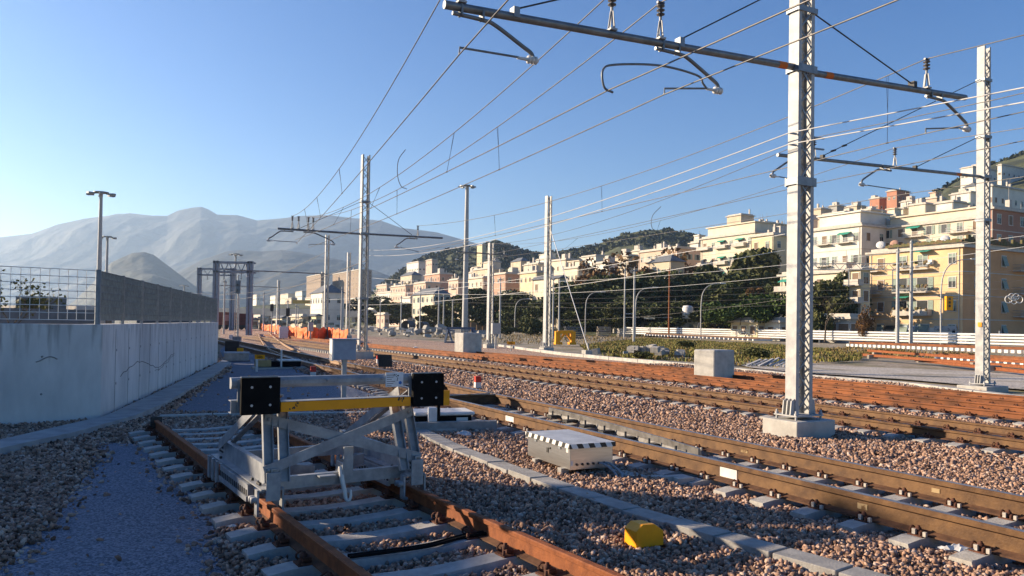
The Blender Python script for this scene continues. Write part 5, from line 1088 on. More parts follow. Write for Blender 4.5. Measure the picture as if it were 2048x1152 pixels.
# ------------------------------------------------------------------ air
b = MB(); b.frame((-7600, -60, -3), (15200, 0, 0), (0, 7700, 0), (0, 0, 800)); hz = b.build('haze', bpy.data.materials.new('haze air')); tag(hz, 'pale blue haze in the air', 'haze', kind='stuff')
hm = hz.data.materials[0]; hm.use_nodes = True; t = hm.node_tree; t.nodes.remove(t.nodes['Principled BSDF']); v = t.nodes.new('ShaderNodeVolumePrincipled'); v.inputs['Color'].default_value = (.52, .72, 1, 1); v.inputs['Density'].default_value = HAZE; v.inputs['Anisotropy'].default_value = .45
t.links.new(v.outputs[0], t.nodes['Material Output'].inputs['Volume']); hm.cycles.homogeneous_volume = True
# ------------------------------------------------------------------ buildings
FR = mat('pale window frame', (.62, .60, .56), (.52, .50, .47), scale=3); SHUT = mat('green grey shutter', (.24, .30, .26), (.18, .23, .20), scale=4); SHUTB = mat('brown shutter', (.22, .15, .10), (.16, .11, .07), scale=4); AWN = mat('green awning', (.04, .30, .22), (.03, .22, .16), scale=3); SLAB = mat('roof slab', (.50, .46, .40), (.38, .35, .31), scale=1.5); SLATE = mat('slate roof', (.16, .17, .19), (.10, .11, .12), scale=1.5); TERRA = mat('terrace plants', (.08, .10, .03), (.16, .09, .05), scale=2)
def wall_mat(n, c): return mat(n, c, tuple(x * .82 for x in c), scale=.35, detail=7, rough=.9, bump=.05, bscale=8)
CREAM = wall_mat('cream plaster', (.62, .55, .43)); WHT = wall_mat('off white plaster', (.66, .63, .56)); ORA = wall_mat('warm yellow plaster', (.66, .46, .26)); ORASH = wall_mat('orange plaster shade side', (.55, .31, .155)); PINK = wall_mat('pale pink plaster', (.56, .42, .33)); BRK = wall_mat('red brick cladding', (.42, .20, .13)); BEIGE = wall_mat('beige plaster', (.52, .44, .33)); BRN = wall_mat('brown concrete', (.30, .235, .18)); YELW = wall_mat('yellow plaster', (.62, .53, .34)); GRYW = wall_mat('grey plaster', (.36, .35, .33)); TERR = wall_mat('terracotta plaster', (.48, .29, .21))
WMESH = {}
def win_mesh(w_, h, kind):
    k = (round(w_, 1), round(h, 1), kind)
    if k in WMESH: return WMESH[k]
    w_, h = k[0], k[1]; b = MB()      # local: x along the wall, -y outward, z up, centred
    b.frame((-w_ / 2 + .05, -.03, -h / 2 + .05), (w_ - .1, 0, 0), (0, .06, 0), (0, 0, h - .1), 1 if kind in 'go' else 2)
    for x in (-w_ / 2, w_ / 2 - .07): b.frame((x, -.09, -h / 2), (.07, 0, 0), (0, .10, 0), (0, 0, h), 0)
    for z in (-h / 2 - .06, h / 2 - .05): b.frame((-w_ / 2 - .05, -.13 if z < 0 else -.09, z), (w_ + .1, 0, 0), (0, .14 if z < 0 else .1, 0), (0, 0, .1), 0)
    if kind == 'g': b.frame((-.03, -.05, -h / 2 + .05), (.06, 0, 0), (0, .04, 0), (0, 0, h - .1), 0); b.frame((-w_ / 2 + .06, -.045, h / 2 - h * .4), (w_ - .12, 0, 0), (0, .012, 0), (0, 0, h * .35), 2)
    if kind == 'o':   # shutters folded open on both sides
        for s in (-1, 1): b.frame((s * (w_ / 2 + .04) - (w_ * .42 if s < 0 else 0), -.07, -h / 2), (w_ * .42, 0, 0), (0, .05, 0), (0, 0, h), 2)
    if kind == 't':   # roller shutter tilted out at the bottom
        b.add([(-w_ / 2 + .06, -.06, h / 2 - .06), (w_ / 2 - .06, -.06, h / 2 - .06), (w_ / 2 - .06, -.55, -h / 2 + .1), (-w_ / 2 + .06, -.55, -h / 2 + .1), (-w_ / 2 + .06, -.10, h / 2 - .06), (w_ / 2 - .06, -.10, h / 2 - .06), (w_ / 2 - .06, -.59, -h / 2 + .1), (-w_ / 2 + .06, -.59, -h / 2 + .1)], [(0, 1, 2, 3), (7, 6, 5, 4), (0, 4, 5, 1), (1, 5, 6, 2), (2, 6, 7, 3), (3, 7, 4, 0)], 2)
    WMESH[k] = b.mesh('window', [FR, GLASS, SHUT if kind != 'b' else SHUTB]); return WMESH[k]
def balc_mesh(L, dep, style):
    k = ('balc', round(L, 1), dep, style)
    if k in WMESH: return WMESH[k]
    b = MB(); b.frame((-L / 2, -dep, 0), (L, 0, 0), (0, dep, 0), (0, 0, .18), 0)
    if style == 'solid': b.frame((-L / 2, -dep, .18), (L, 0, 0), (0, .1, 0), (0, 0, .85), 0); [b.frame((x, -dep, .18), (.1, 0, 0), (0, dep, 0), (0, 0, .85), 0) for x in (-L / 2, L / 2 - .1)]
    else:
        for z in (.55, 1.08): b.frame((-L / 2, -dep, z), (L, 0, 0), (0, .05, 0), (0, 0, .05), 1); [b.frame((x, -dep, z), (.05, 0, 0), (0, dep, 0), (0, 0, .05), 1) for x in (-L / 2, L / 2 - .05)]
        for i in range(int(L / .25) + 1): b.frame((-L / 2 + i * .25, -dep, .18), (.03, 0, 0), (0, .03, 0), (0, 0, .9), 1)
    WMESH[k] = b.mesh('balcony', [SLAB, GALVD]); return WMESH[k]
def building(label, xl, xc, xr, ytop, d, m, nf=4, nl=4, nr=2, base=0.0, fh=3.1, yaw=28, roof='flat', m2=None, kinds='gtgb', balc=0, cat='building', name='apartment_building', bstyle='solid', awn=0, clutter=3, group=None, ybase=None, ws=(1.3, 1.8), penthouse=False, seed=None):
    """corner nearest the camera at image column xc; the sunlit face runs from xl to xc, the shaded one from xc to xr"""
    C = AT(xc, 640, d); q = Matrix.Rotation(R(yaw), 3, 'Z'); n = q @ Vector((1, 0, 0)); tt = q @ Vector((0, 1, 0))
    if ybase is not None: base = AT(xc, ybase, d).z
    Hh = AT(xc, ytop, d).z - base; kl, kr = (xl - 1024) / FPX, (xr - 1024) / FPX
    L = max(1.5, (kl * C.y - C.x) / (tt.x - kl * tt.y)); W_ = max(1.5, min(40, (kr * C.y - C.x) / (n.x - kr * n.y)))
    r = thing(name, label, cat, (C.x, C.y, base), R(yaw), group); rnd = random.Random(seed or (int(xc * 7 + ytop)))
    if nl > 1: nl = max(nl, min(9, int(L / 3.3)))
    if nr > 1: nr = max(nr, min(7, int(W_ / 3.4)))
    b = MB(); dp = max(1.0, base + 3); b.frame((0, 0, -dp), (W_, 0, 0), (0, L, 0), (0, 0, Hh + dp), 0)
    o = b.build('wall', [m, m2 or m], r)
    if m2: o.data.polygons[2].material_index = 1          # m2 paints shade onto the face turned away from the sun
    if roof == 'flat':
        b = MB(); b.frame((-.5, -.5, Hh), (W_ + 1, 0, 0), (0, L + 1, 0), (0, 0, .35)); b.frame((.2, .2, Hh + .353), (W_ - .4, 0, 0), (0, L - .4, 0), (0, 0, .5)); rf = b.build('roof', SLAB, r)
        for i in range(clutter):
            b = MB(); x, y = rnd.uniform(.1, .8) * W_, rnd.uniform(.05, .9) * L; s = rnd.choice((.5, .8, 2.6)); b.frame((x, y, Hh + .6), (s, 0, 0), (0, s, 0), (0, 0, rnd.uniform(1.2, 2.6)))
            b.tube([(x + .3, y + .3, Hh + .8), (x + .3, y + .3, Hh + rnd.uniform(3.0, 4.6))], .05, 4)
            b.build('chimney', SLAB, rf)
    elif roof == 'hip' or roof == 'gable':
        h2 = min(W_, L) * .42; b = MB(); e = .5; v = [(-e, -e, Hh), (W_ + e, -e, Hh), (W_ + e, L + e, Hh), (-e, L + e, Hh)]; ins = min(W_, L) / 2 if roof == 'hip' else 0
        if L > W_: v += [(W_ / 2, ins - (e if not ins else 0), Hh + h2), (W_ / 2, L - ins + (e if not ins else 0), Hh + h2)]; f = [(0, 1, 4), (1, 2, 5, 4), (2, 3, 5), (3, 0, 4, 5), (3, 2, 1, 0)]
        else: v += [(ins, L / 2, Hh + h2), (W_ - ins, L / 2, Hh + h2)]; f = [(0, 1, 5, 4), (1, 2, 5), (2, 3, 4, 5), (3, 0, 4), (3, 2, 1, 0)]
        b.add(v, f); rf = b.build('roof', SLATE, r)
    if penthouse:
        ph = penthouse; b = MB(); b.frame((1.5, 1.5, Hh + .36), (max(2, W_ - 3), 0, 0), (0, max(2, L - 3), 0), (0, 0, ph)); b.frame((1.0, 1.0, Hh + .36 + ph), (max(3, W_ - 2), 0, 0), (0, max(3, L - 2), 0), (0, 0, .3)); b.build('penthouse', m, r)
    fh = Hh / nf
    if nf > 1 and d < 330:
        b = MB()
        for f in range(1, nf): b.frame((-.06, -.06, fh * f - .1), (W_ + .06, 0, 0), (0, .058, 0), (0, 0, .16)); b.frame((-.06, 0, fh * f - .1), (.058, 0, 0), (0, L, 0), (0, 0, .16))
        for y in (L * .03, L * .97): b.frame((-.12, y, 0), (.1, 0, 0), (0, .1, 0), (0, 0, Hh))
        b.build('string_course', SLAB, r)
    for f in range(nf):
        z = fh * (f + .55)
        for i in range(nl):
            y = L * (i + .5) / nl; kd = rnd.choice(kinds); o = put('window', win_mesh(*ws, kd), r, (-.0, y, z), R(-90))
            if balc and i % balc == 1 % balc and f > 0:
                put('balcony', balc_mesh(max(1.8, min(L / nl * 1.4, 5)), 1.2, bstyle), r, (0, y, z - ws[1] / 2 - .35), R(-90))
                if rnd.random() < max(awn, .18):
                    b = MB(); b.add([(-.06, y - 1.5, z + 1.2), (-.06, y + 1.5, z + 1.2), (-1.2, y + 1.5, z + .6), (-1.2, y - 1.5, z + .6), (-.06, y - 1.5, z + 1.24), (-.06, y + 1.5, z + 1.24), (-1.2, y + 1.5, z + .64), (-1.2, y - 1.5, z + .64)], [(0, 1, 2, 3), (7, 6, 5, 4), (0, 4, 5, 1), (1, 5, 6, 2), (2, 6, 7, 3), (3, 7, 4, 0)]); b.build('awning', AWN, r)
        for i in range(nr): put('window', win_mesh(*ws, rnd.choice(kinds)), r, (W_ * (i + .5) / nr, 0, z), 0)
    return r, W_, L, Hh
# the big house at the right
oh, oW, oL, oH = building('warm yellow and orange four storey house with balconies behind the white barrier', 1738, 1925, 2110, 494, 121, ORA, 4, 0, 0, m2=ORASH, clutter=0, seed=1)
FZ = oH / 4
for f in range(4):
    z = FZ * (f + .55)
    for y, kd in ((oL * .10, 't' if f == 1 else 'g'), (oL * .86, 't' if f == 0 else 'b')):
        put('window', win_mesh(1.3, 1.7, kd), oh, (0, y, z), R(-90))
    for y in (oL * .40, oL * .62):
        if f == 0: put('window', win_mesh(2.4, 1.7, 't'), oh, (0, y, z), R(-90))
        elif f < 3: put('window', win_mesh(2.0, 2.2, 'o'), oh, (0, y, z - .1), R(-90))
        else: put('window', win_mesh(1.8, 1.9, 'g'), oh, (0, y, z), R(-90))
    if 0 < f: 
        bc = put('balcony', balc_mesh(6.4, 1.3, 'solid' if f == 1 else 'rail'), oh, (0, oL * .49, z - 1.55), R(-90))
        b = MB(); rr = random.Random(f)
        for i in range(12): b.box((rr.uniform(-3, 3), -1.35 + rr.uniform(-.1, .15), .95 + rr.uniform(0, .35)), (rr.uniform(.2, .5), .3, rr.uniform(.25, .5)))
        b.build('flower_box', TERRA, bc)
        put('balcony', balc_mesh(2.6, 1.2, 'rail'), oh, (0, oL - 1.2, z - 1.5), R(-90))
    for x, kd in ((oW * .14, 'g'), (oW * .42, 't'), (oW * .72, 'g'), (oW * .92, 'b')): put('window', win_mesh(1.3, 1.8, kd), oh, (x, 0, z), 0)
    if f > 0: put('balcony', balc_mesh(4.2, 1.3, 'rail'), oh, (oW * .60, 0, z - 1.55), 0)
b = MB()
for y0, z0 in ((oL * .52, FZ * 1.92), (oL * .3, FZ * 3.9)): b.frame((-1.3, y0, z0), (1.3, 0, .35), (0, 2.6, 0), (0, 0, .05))
b.build('awning', AWN, oh)
b = MB(); b.frame((-.62, oL * .28, FZ * 3.35), (.55, 0, 0), (0, 1.0, 0), (0, 0, .75)); b.build('air_conditioner', WHITE, oh)
b = MB()
for i in range(26): b.frame((-.3, oL * i / 26 * .8, oH + .85), (.35, 0, 0), (0, oL / 30, 0), (0, 0, .35 + .3 * ((i * 7) % 5) / 5))
for i in range(30): b.frame((oW * i / 30, -.3, oH + .85), (oW / 34, 0, 0), (0, .35, 0), (0, 0, .5 + .9 * ((i * 5) % 7) / 7))
b.build('terrace_plants', TERRA, oh)
b = MB(); b.frame((-.05, oL * .1, .3), (.04, 0, 0), (0, oL * .8, 0), (0, 0, FZ * .55)); b.build('pale_base', WHT, oh)
for i, y in enumerate((.78, .55, .16)):
    b = MB(); b.frame((-.22, oL * y - 1.9, FZ * .52), (.14, 0, 0), (0, 3.8 if i != 1 else 2.8, 0), (0, 0, .7)); b.build('shop_sign', [mat('blue white sign', (.55, .60, .66), (.15, .2, .3), scale=2.2, lo=.45, hi=.5)] if i == 1 else DARK if i == 0 else mat('grey sign', (.4, .4, .4), (.2, .2, .2), scale=2.4, lo=.45, hi=.5), oh)
for s, (yy, rr_) in enumerate(((.92, .75), (.76, .70), (.22, .7))):
    b = MB(); c = Vector((1.2, oL * yy, oH + 1.7)); b.lathe([(0, .18), (rr_ * .5, .12), (rr_, 0), (rr_ * .98, -.03), (0, .12)], c, 14, axis=(.7, .4, -.35)); b.tube([c, c + Vector((.2, .1, -1.4))], .05, 5); b.build('satellite_dish', WHITE if s != 1 else TERR, oh)
# upper terrace block on the orange house and the town behind it
building('long cream penthouse block above the roof terrace of the orange house', 1760, 1968, 2100, 436, 150, CREAM, 3, 7, 3, ybase=520, kinds='gob', penthouse=2.0, clutter=6, balc=3, bstyle='rail')
building('reddish brown flat block right of the edge mast above the terrace', 1975, 1985, 2140, 418, 140, wall_mat('red brown plaster', (.36, .19, .13)), 2, 0, 4, ybase=500, kinds='gb', clutter=2)
building('white stepped apartment block between the two near masts', 1618, 1722, 1800, 452, 165, WHT, 5, 5, 3, kinds='gbo', balc=2, clutter=8, penthouse=3.0, bstyle='rail')
building('lower cream wing with open terraces below the white stepped block', 1560, 1690, 1742, 545, 140, CREAM, 3, 4, 2, kinds='gb', balc=2, clutter=2)
building('cream block with balconies half hidden by the alley trees', 1700, 1722, 1740, 540, 124, YELW, 4, 1, 1, kinds='gb', balc=1, clutter=0)
building('cream apartment block with green awnings above the dark trees', 1400, 1508, 1600, 466, 215, CREAM, 6, 6, 3, kinds='gob', balc=2, awn=.5, clutter=6, penthouse=3, bstyle='solid')
building('flat roofed pale yellow block just left of the nearest mast', 1500, 1545, 1590, 470, 200, YELW, 5, 2, 2, kinds='gb', clutter=5)
building('pinkish cream long block left of the one with green awnings', 1276, 1352, 1402, 497, 245, PINK, 5, 5, 3, kinds='gbo', balc=2, clutter=6)
building('dark roofed small block on the ridge above the green awnings', 1452, 1480, 1506, 430, 330, BEIGE, 4, 2, 2, clutter=1, kinds='gb')
building('tall brick red tower, taller one of the pair on the ridge', 1772, 1792, 1818, 381, 400, BRK, 9, 2, 3, kinds='gb', clutter=1, ws=(1.4, 1.4))
building('lower brick red tower on the ridge, left of its taller twin', 1738, 1757, 1775, 396, 410, BRK, 7, 2, 2, kinds='gb', clutter=1, ws=(1.4, 1.4))
building('cream slab tower at the top of the right hill', 1920, 1944, 1992, 334, 420, WHT, 9, 3, 6, kinds='gb', clutter=1, ws=(1.5, 1.3)); building('cream slab tower farthest right on the hill top', 1994, 2002, 2080, 330, 440, WHT, 9, 1, 8, kinds='gb', clutter=1, ws=(1.5, 1.3))
building('white block with rows of windows right of the edge mast', 1978, 1984, 2100, 372, 260, WHT, 5, 1, 9, kinds='gb', balc=0, clutter=4)
building('white terraced block left of the edge mast under the wooded slope', 1900, 1940, 1965, 385, 300, WHT, 5, 3, 2, kinds='gb', balc=1, clutter=2)
building('beige block behind the white stepped block', 1640, 1690, 1740, 425, 300, PINK, 5, 3, 3, kinds='gb', clutter=4); building('small cream block on the ridge right of the beige one', 1700, 1740, 1770, 420, 310, CREAM, 4, 3, 2, kinds='gb', clutter=3); building('pale block peeking between the nearest mast and the beige block', 1622, 1640, 1662, 418, 360, BEIGE, 4, 1, 1, clutter=2)
building('dark brown block below the brick red towers', 1725, 1750, 1800, 428, 330, wall_mat('dark brown brick', (.20, .13, .10)), 4, 2, 3, kinds='gb', clutter=1); building('cream villa on the slope left of the edge mast', 1815, 1850, 1890, 408, 290, CREAM, 3, 3, 2, kinds='gb', clutter=3); building('white house on the slope above the cream penthouse block', 1870, 1905, 1935, 404, 260, WHT, 3, 2, 2, kinds='gb', clutter=3)
# centre town
building('tall plain cream villa wall beside the lattice mast with the guy cable', 1064, 1118, 1132, 556, 178, CREAM, 3, 3, 1, kinds='b', roof='gable', clutter=0)
building('cream mansard villa with a slate roof and rows of windows', 824, 868, 900, 588, 235, CREAM, 3, 5, 3, kinds='go', roof='hip', ws=(1.2, 1.8))
building('pale house with a big grey pitched roof left of the two armed mast', 620, 645, 688, 585, 262, WHT, 2, 3, 2, kinds='g', roof='hip')
building('orange brown flat block behind the lattice mast with one arm', 982, 1010, 1042, 548, 285, TERR, 4, 2, 2, kinds='gb', clutter=3); building('yellow block right of the orange brown one', 1038, 1072, 1092, 545, 270, YELW, 4, 4, 1, kinds='gb', clutter=4); building('small white house in front of the orange brown block', 1000, 1014, 1024, 585, 240, WHT, 2, 2, 1, kinds='g', clutter=0)
building('cream block right of the lighting pole', 932, 965, 990, 556, 300, CREAM, 4, 4, 2, kinds='gb', clutter=4); building('pale block with roof terrace above the cream block', 945, 975, 1005, 538, 350, BEIGE, 4, 3, 2, kinds='gb', clutter=4)
building('pink stepped block, largest of the pink group left of the lighting pole', 848, 878, 905, 548, 390, TERR, 5, 3, 2, kinds='gb', clutter=2); building('pale pink block in front of the pink stepped block', 826, 850, 880, 566, 360, PINK, 5, 3, 2, kinds='gb', clutter=2); building('pale terraced block going down left of the pink group', 780, 810, 835, 572, 380, PINK, 5, 4, 2, kinds='gb', clutter=2); building('white low terrace block above the viaduct', 752, 785, 812, 585, 400, WHT, 4, 4, 2, kinds='gb', clutter=1)
building('white slab on the far ridge, leftmost of the far white blocks', 812, 835, 850, 524, 560, WHT, 4, 3, 2, clutter=0, kinds='gb', ws=(1.5, 1.4)); building('pink tower beside the white slab on the far ridge', 850, 862, 874, 520, 540, PINK, 7, 2, 2, clutter=0, kinds='gb', ws=(1.5, 1.4)); building('white house on the wooded hill side', 952, 962, 970, 490, 620, YELW, 2, 2, 1, clutter=0, kinds='g')
building('cream block behind the lattice mast with the guy cable', 1090, 1130, 1165, 520, 320, CREAM, 4, 4, 2, kinds='gb', clutter=5); building('beige block in the brown autumn trees', 1215, 1255, 1282, 512, 300, BEIGE, 4, 3, 2, kinds='gb', clutter=4); building('pale house above the brown autumn trees', 1160, 1190, 1215, 512, 360, WHT, 3, 3, 2, kinds='gb', clutter=3); building('grey domed church like house in the far middle', 1018, 1032, 1046, 530, 420, GRYW, 3, 1, 1, kinds='b', roof='hip'); building('cream house low behind the tan panel wall', 900, 925, 940, 600, 250, CREAM, 3, 2, 1, kinds='gb', clutter=1)
building('left large brown slab block in the far haze', 612, 640, 652, 549, 640, BRN, 9, 6, 3, kinds='b', clutter=2, ws=(1.6, 1.5)); building('right large brown slab block in the far haze', 664, 715, 742, 540, 600, BRN, 10, 9, 4, kinds='b', clutter=4, ws=(1.6, 1.5))
for i, (xl, xc, xr, yt, d, m) in enumerate([(590, 603, 612, 583, 820, WHT), (560, 575, 590, 588, 850, CREAM), (655, 668, 680, 590, 700, WHT), (540, 550, 560, 592, 900, WHT), (505, 512, 520, 590, 950, WHT), (700, 712, 722, 598, 500, CREAM), (735, 746, 756, 604, 430, WHT), (570, 582, 594, 597, 700, BEIGE), (610, 622, 632, 596, 640, CREAM)]):
    building(['white far house right of a row under the haze', 'cream far house left of the brown slab block', 'white far house between the brown slab blocks', 'white far house above the far signal', 'tiny white far house behind the gantry', 'cream far house right of the grey pitched roof', 'white far house under the terrace block', 'beige far house above the viaduct', 'cream far house just left of the grey pitched roof'][i], xl, xc, xr, yt, d, m, 3, 3, 1, clutter=0, kinds='b', ws=(1.4, 1.4))

EX = [('cream house stacked behind the yellow block in the centre', 1046, 1075, 1098, 528, 330, CREAM, 3, 4), ('white house with a terrace above the yellow block', 1070, 1096, 1118, 518, 380, WHT, 3, 3), ('beige house right of the orange brown block, higher up', 1020, 1040, 1058, 522, 400, BEIGE, 3, 3), ('small cream house high up behind the lattice mast with one arm', 965, 985, 1000, 524, 420, CREAM, 3, 3), ('pale house left of the lighting pole above the mansard villa', 896, 915, 930, 560, 330, PINK, 4, 3), ('white house peeking right of the lighting pole', 936, 950, 962, 545, 380, WHT, 3, 2),
 ('low white house at the foot of the pink group', 800, 820, 838, 596, 330, WHT, 2, 4), ('beige stepped house under the white far ridge slab', 800, 822, 842, 550, 470, BEIGE, 4, 4), ('pale pink house left of the terraced block', 752, 772, 790, 570, 450, PINK, 4, 4), ('cream house right of the guyed mast above the villa wall', 1125, 1155, 1180, 536, 280, CREAM, 3, 4), ('white villa between the brown autumn trees', 1188, 1215, 1236, 526, 270, WHT, 3, 4), ('narrow cream tower house behind the autumn trees', 1262, 1278, 1292, 502, 320, CREAM, 5, 2),
 ('pale house under the pinkish cream long block', 1296, 1340, 1368, 522, 220, BEIGE, 3, 5), ('white house squeezed left of the block with green awnings', 1378, 1396, 1412, 486, 260, WHT, 5, 2), ('cream row house behind the block with green awnings', 1500, 1528, 1552, 446, 300, CREAM, 4, 3), ('white row house above the flat roofed pale yellow block', 1538, 1562, 1585, 452, 290, WHT, 4, 3), ('cream house behind the nearest mast high on the slope', 1590, 1612, 1634, 438, 320, CREAM, 4, 3), ('white terrace house above the white stepped block', 1655, 1688, 1715, 440, 240, WHT, 3, 4),
 ('beige terrace house right of the white stepped block', 1742, 1772, 1800, 440, 230, BEIGE, 4, 4), ('cream house under the tall brick red tower', 1782, 1806, 1830, 418, 300, CREAM, 4, 3), ('white house left of the slope villa', 1800, 1822, 1842, 402, 340, WHT, 3, 3), ('pink house above the slope villa', 1848, 1872, 1892, 396, 330, PINK, 3, 3), ('pale slab under the cream slab tower', 1925, 1950, 1978, 372, 360, WHT, 4, 4), ('beige house at the ridge left of the brick red towers', 1690, 1712, 1732, 412, 380, BEIGE, 3, 3), ('grey house on the ridge above the nearest mast', 1655, 1672, 1690, 412, 400, GRYW, 3, 2), ('low cream house on the slope behind the cream penthouse block', 1760, 1790, 1815, 432, 260, CREAM, 3, 4)]
for k, (lab, xl, xc, xr, yt, d, m, nf, nl) in enumerate(EX): building(lab, xl, xc, xr, yt, d, m, nf, nl, 2, kinds='gob' if k % 2 else 'gb', clutter=3, balc=(0, 2, 3)[k % 3], bstyle='solid' if k % 2 else 'rail', penthouse=2.4 if k % 4 == 1 else False, roof='hip' if k % 5 == 2 else 'flat')
# low sheds along the street
building('low white shed with awnings behind the white barrier', 1242, 1395, 1420, 640, 150, WHT, 1, 6, 1, kinds='gb', clutter=2, name='shed', cat='shed', ws=(1.2, 1.4)); building('yellow hut in front of the clipped pines', 1462, 1515, 1530, 645, 124, YELW, 1, 3, 1, kinds='b', clutter=0, name='hut', cat='hut', ws=(1.2, 1.4)); building('white gate building right of the yellow hut', 1524, 1560, 1576, 645, 122, WHT, 1, 1, 1, kinds='b', clutter=0, name='hut', cat='hut', ws=(1.2, 1.2))
building('long low grey garage in the alley right of the nearest mast', 1628, 1700, 1738, 638, 116, GRYW, 1, 3, 2, kinds='b', clutter=0, name='garage', cat='garage', ws=(2.0, 1.8), m2=GRYW)
tk = thing('water_tank', 'white rounded tank on the roof of the low white shed', 'tank', tuple(AT(1375, 638, 146))); b = MB(); b.lathe([(0, 0), (1.0, .05), (1.1, .5), (1.05, 2.0), (.8, 2.5), (0, 2.6)], (0, 0, 0), 12); b.build('tank', WHITE, tk)
fr = thing('handrail', 'white handrail with a pale panel on the roof of the low white shed', 'handrail', tuple(AT(1290, 641, 150))); b = MB()
for z in (.6, 1.3): b.tube([(-3.4, 3, z), (5.5, -1.5, z)], .06, 5)
b.box((1.0, .7, .95), (2.2, .1, 1.3), rz=R(-27)); b.build('rail', WHITE, fr)
va = thing('viaduct', 'grey road viaduct running behind the far tracks', 'viaduct', tuple(AT(430, 640, 330))); b = MB(); e = AT(850, 640, 300) - Vector(va.location); e.z = 0; dn = e.normalized(); nn = Vector((-dn.y, dn.x, 0)); b.frame((0, 0, 2), e, nn * 9, (0, 0, 2.2)); b.frame((0, 0, 4.2), e, nn * .3, (0, 0, 1.0)); b.build('deck', GRYW, va)
for i in range(12):
    b = MB(); b.frame(e * (i / 12) + nn * 1, dn * 1.6, nn * 6, (0, 0, 2)); b.build('pier', GRYW, va)
yb3 = thing('site_hoarding', 'long yellow hoarding on the edge of the viaduct', 'hoarding', tuple(AT(585, 607, 322))); b = MB(); b.frame((0, 0, 0), (13, -.9, 0), (.02, .3, 0), (0, 0, 1.5)); b.build('panel', mat('faded yellow hoarding', (.50, .33, .08), (.4, .25, .06), scale=.8), yb3)
for i, (x, top, d, w_, m) in enumerate([(500, 640, 180, 6, CREAM), (515, 636, 190, 5, BEIGE), (560, 636, 200, 8, CREAM), (600, 634, 210, 9, BEIGE), (628, 632, 205, 5, YELW), (765, 630, 240, 6, PINK)]):
    building(['small cream shed right of the red wagons', 'tiny beige shed behind the red wagons', 'cream shed left of the net fence mast', 'long beige shed behind the net fence', 'yellow hut behind the net fence mast', 'pinkish hut below the far white houses'][i], x - w_ * 2, x + 4, x + w_ * 1.2, top, d, m, 1, 2, 1, clutter=0, kinds='b', name='shed', cat='shed', roof='gable' if i % 2 == 0 else 'flat', ws=(1.2, 1.2))
gk = thing('container', 'dark grey container box seen through the bar fence at the left edge', 'container', tuple(AT(32, 620, 60)), R(-6)); b = MB(); a = AT(95, 620, 60).x - gk.location.x; b.frame((0, 0, -3), (a, 0, 0), (0, 2.4, 0), (0, 0, 3 + AT(32, 592, 60).z - gk.location.z))
for i in range(9): b.frame((a * i / 9, -.05, -3), (.12, 0, 0), (0, .05, 0), (0, 0, 3 + AT(32, 592, 60).z - gk.location.z))
b.build('body', mat('dark grey container', (.16, .17, .18), (.11, .12, .13), scale=1), gk)
building('pale low warehouse roofs beyond the left wall', -60, 150, 230, 622, 120, BEIGE, 1, 0, 3, clutter=0, kinds='b', name='warehouse', cat='warehouse', yaw=60)
# street lamps, utility poles
def street_lamp(label, px, top, d, s=1):
    p = AT(px, 640, d); H = AT(px, top, d).z; t = thing('street_lamp', label, 'street lamp', (p.x, p.y, 0), 0, 'curved street lamps along the street'); a = H * .17
    b = MB(); b.tube(smooth_path([(0, 0, -1), (0, 0, H * .6), (s * a * .25, 0, H * .85), (s * a, 0, H * .97), (s * a * 2.1, 0, H)], 4), .11, 7, r2=.06); b.build('pole', GALV, t); b = MB(); b.frame((s * a * 2.0, -.15, H - .08), (s * .9, 0, 0), (0, .3, 0), (0, 0, .16)); b.build('lamp_head', WHITE, t)
street_lamp('curved street lamp in front of the orange house', 1882, 517, 104); street_lamp('curved street lamp by the olive tree, left of the nearest mast', 1402, 566, 128); street_lamp('curved street lamp beside the twin thin poles', 1271, 574, 132); street_lamp('curved street lamp right of the mast with the guy cable', 1171, 583, 150); street_lamp('curved street lamp left of the villa wall', 1030, 597, 172)
def pole(label, px, top, d, r, m, name='utility_pole'):
    p = AT(px, 640, d); H = AT(px, top, d).z; t = thing(name, label, 'pole', (p.x, p.y, 0)); b = MB(); b.tube([(0, 0, -1), (0, 0, H)], r, 8, r2=r * .7); b.build('shaft', m, t); b = MB(); b.box((0, 0, H - .25), (.5, .12, .12)); b.lathe([(.05, 0), (.05, .2), (0, .22)], (0, 0, H), 6); b.build('cap', GALVD, t)
pole('thin pale pole, left one of the twin poles before the dark trees', 1249, 538, 130, .16, GALV); pole('thin pale pole standing by the stacked sleepers, right one of the twin poles', 1268, 537, 92, .15, GALV); pole('rusty brown utility pole in front of the dark trees', 1338, 537, 140, .18, RUST); pole('thick grey pole left of the pair in front of the orange house', 1795, 498, 98, .26, GALV); pole('thick grey pole right of the pair in front of the orange house', 1822, 482, 98, .26, GALV)
for i, (x, top, d) in enumerate([(448, 560, 110), (527, 585, 140), (575, 600, 150), (592, 610, 160), (683, 575, 120), (840, 575, 140), (802, 592, 160), (877, 575, 135), (887, 590, 140), (1000, 556, 110), (1106, 556, 120), (1118, 560, 125), (596, 612, 190), (760, 600, 180), (905, 600, 160)]):
    pole('thin grey catenary pole ' + ['left of the larger gantry', 'right of the gantries', 'left of the net fence mast', 'right of the far signals', 'between the net fence mast and the slim mast', 'left of the mansard villa', 'beside the white terrace houses', 'in front of the mansard villa, taller one', 'in front of the mansard villa, shorter one', 'right of the mast with one arm', 'right of the guyed mast, nearer one', 'right of the guyed mast, farther one', 'behind the net fence', 'below the white terrace houses', 'left of the lighting pole'][i], x, top, d, .15, GALV)
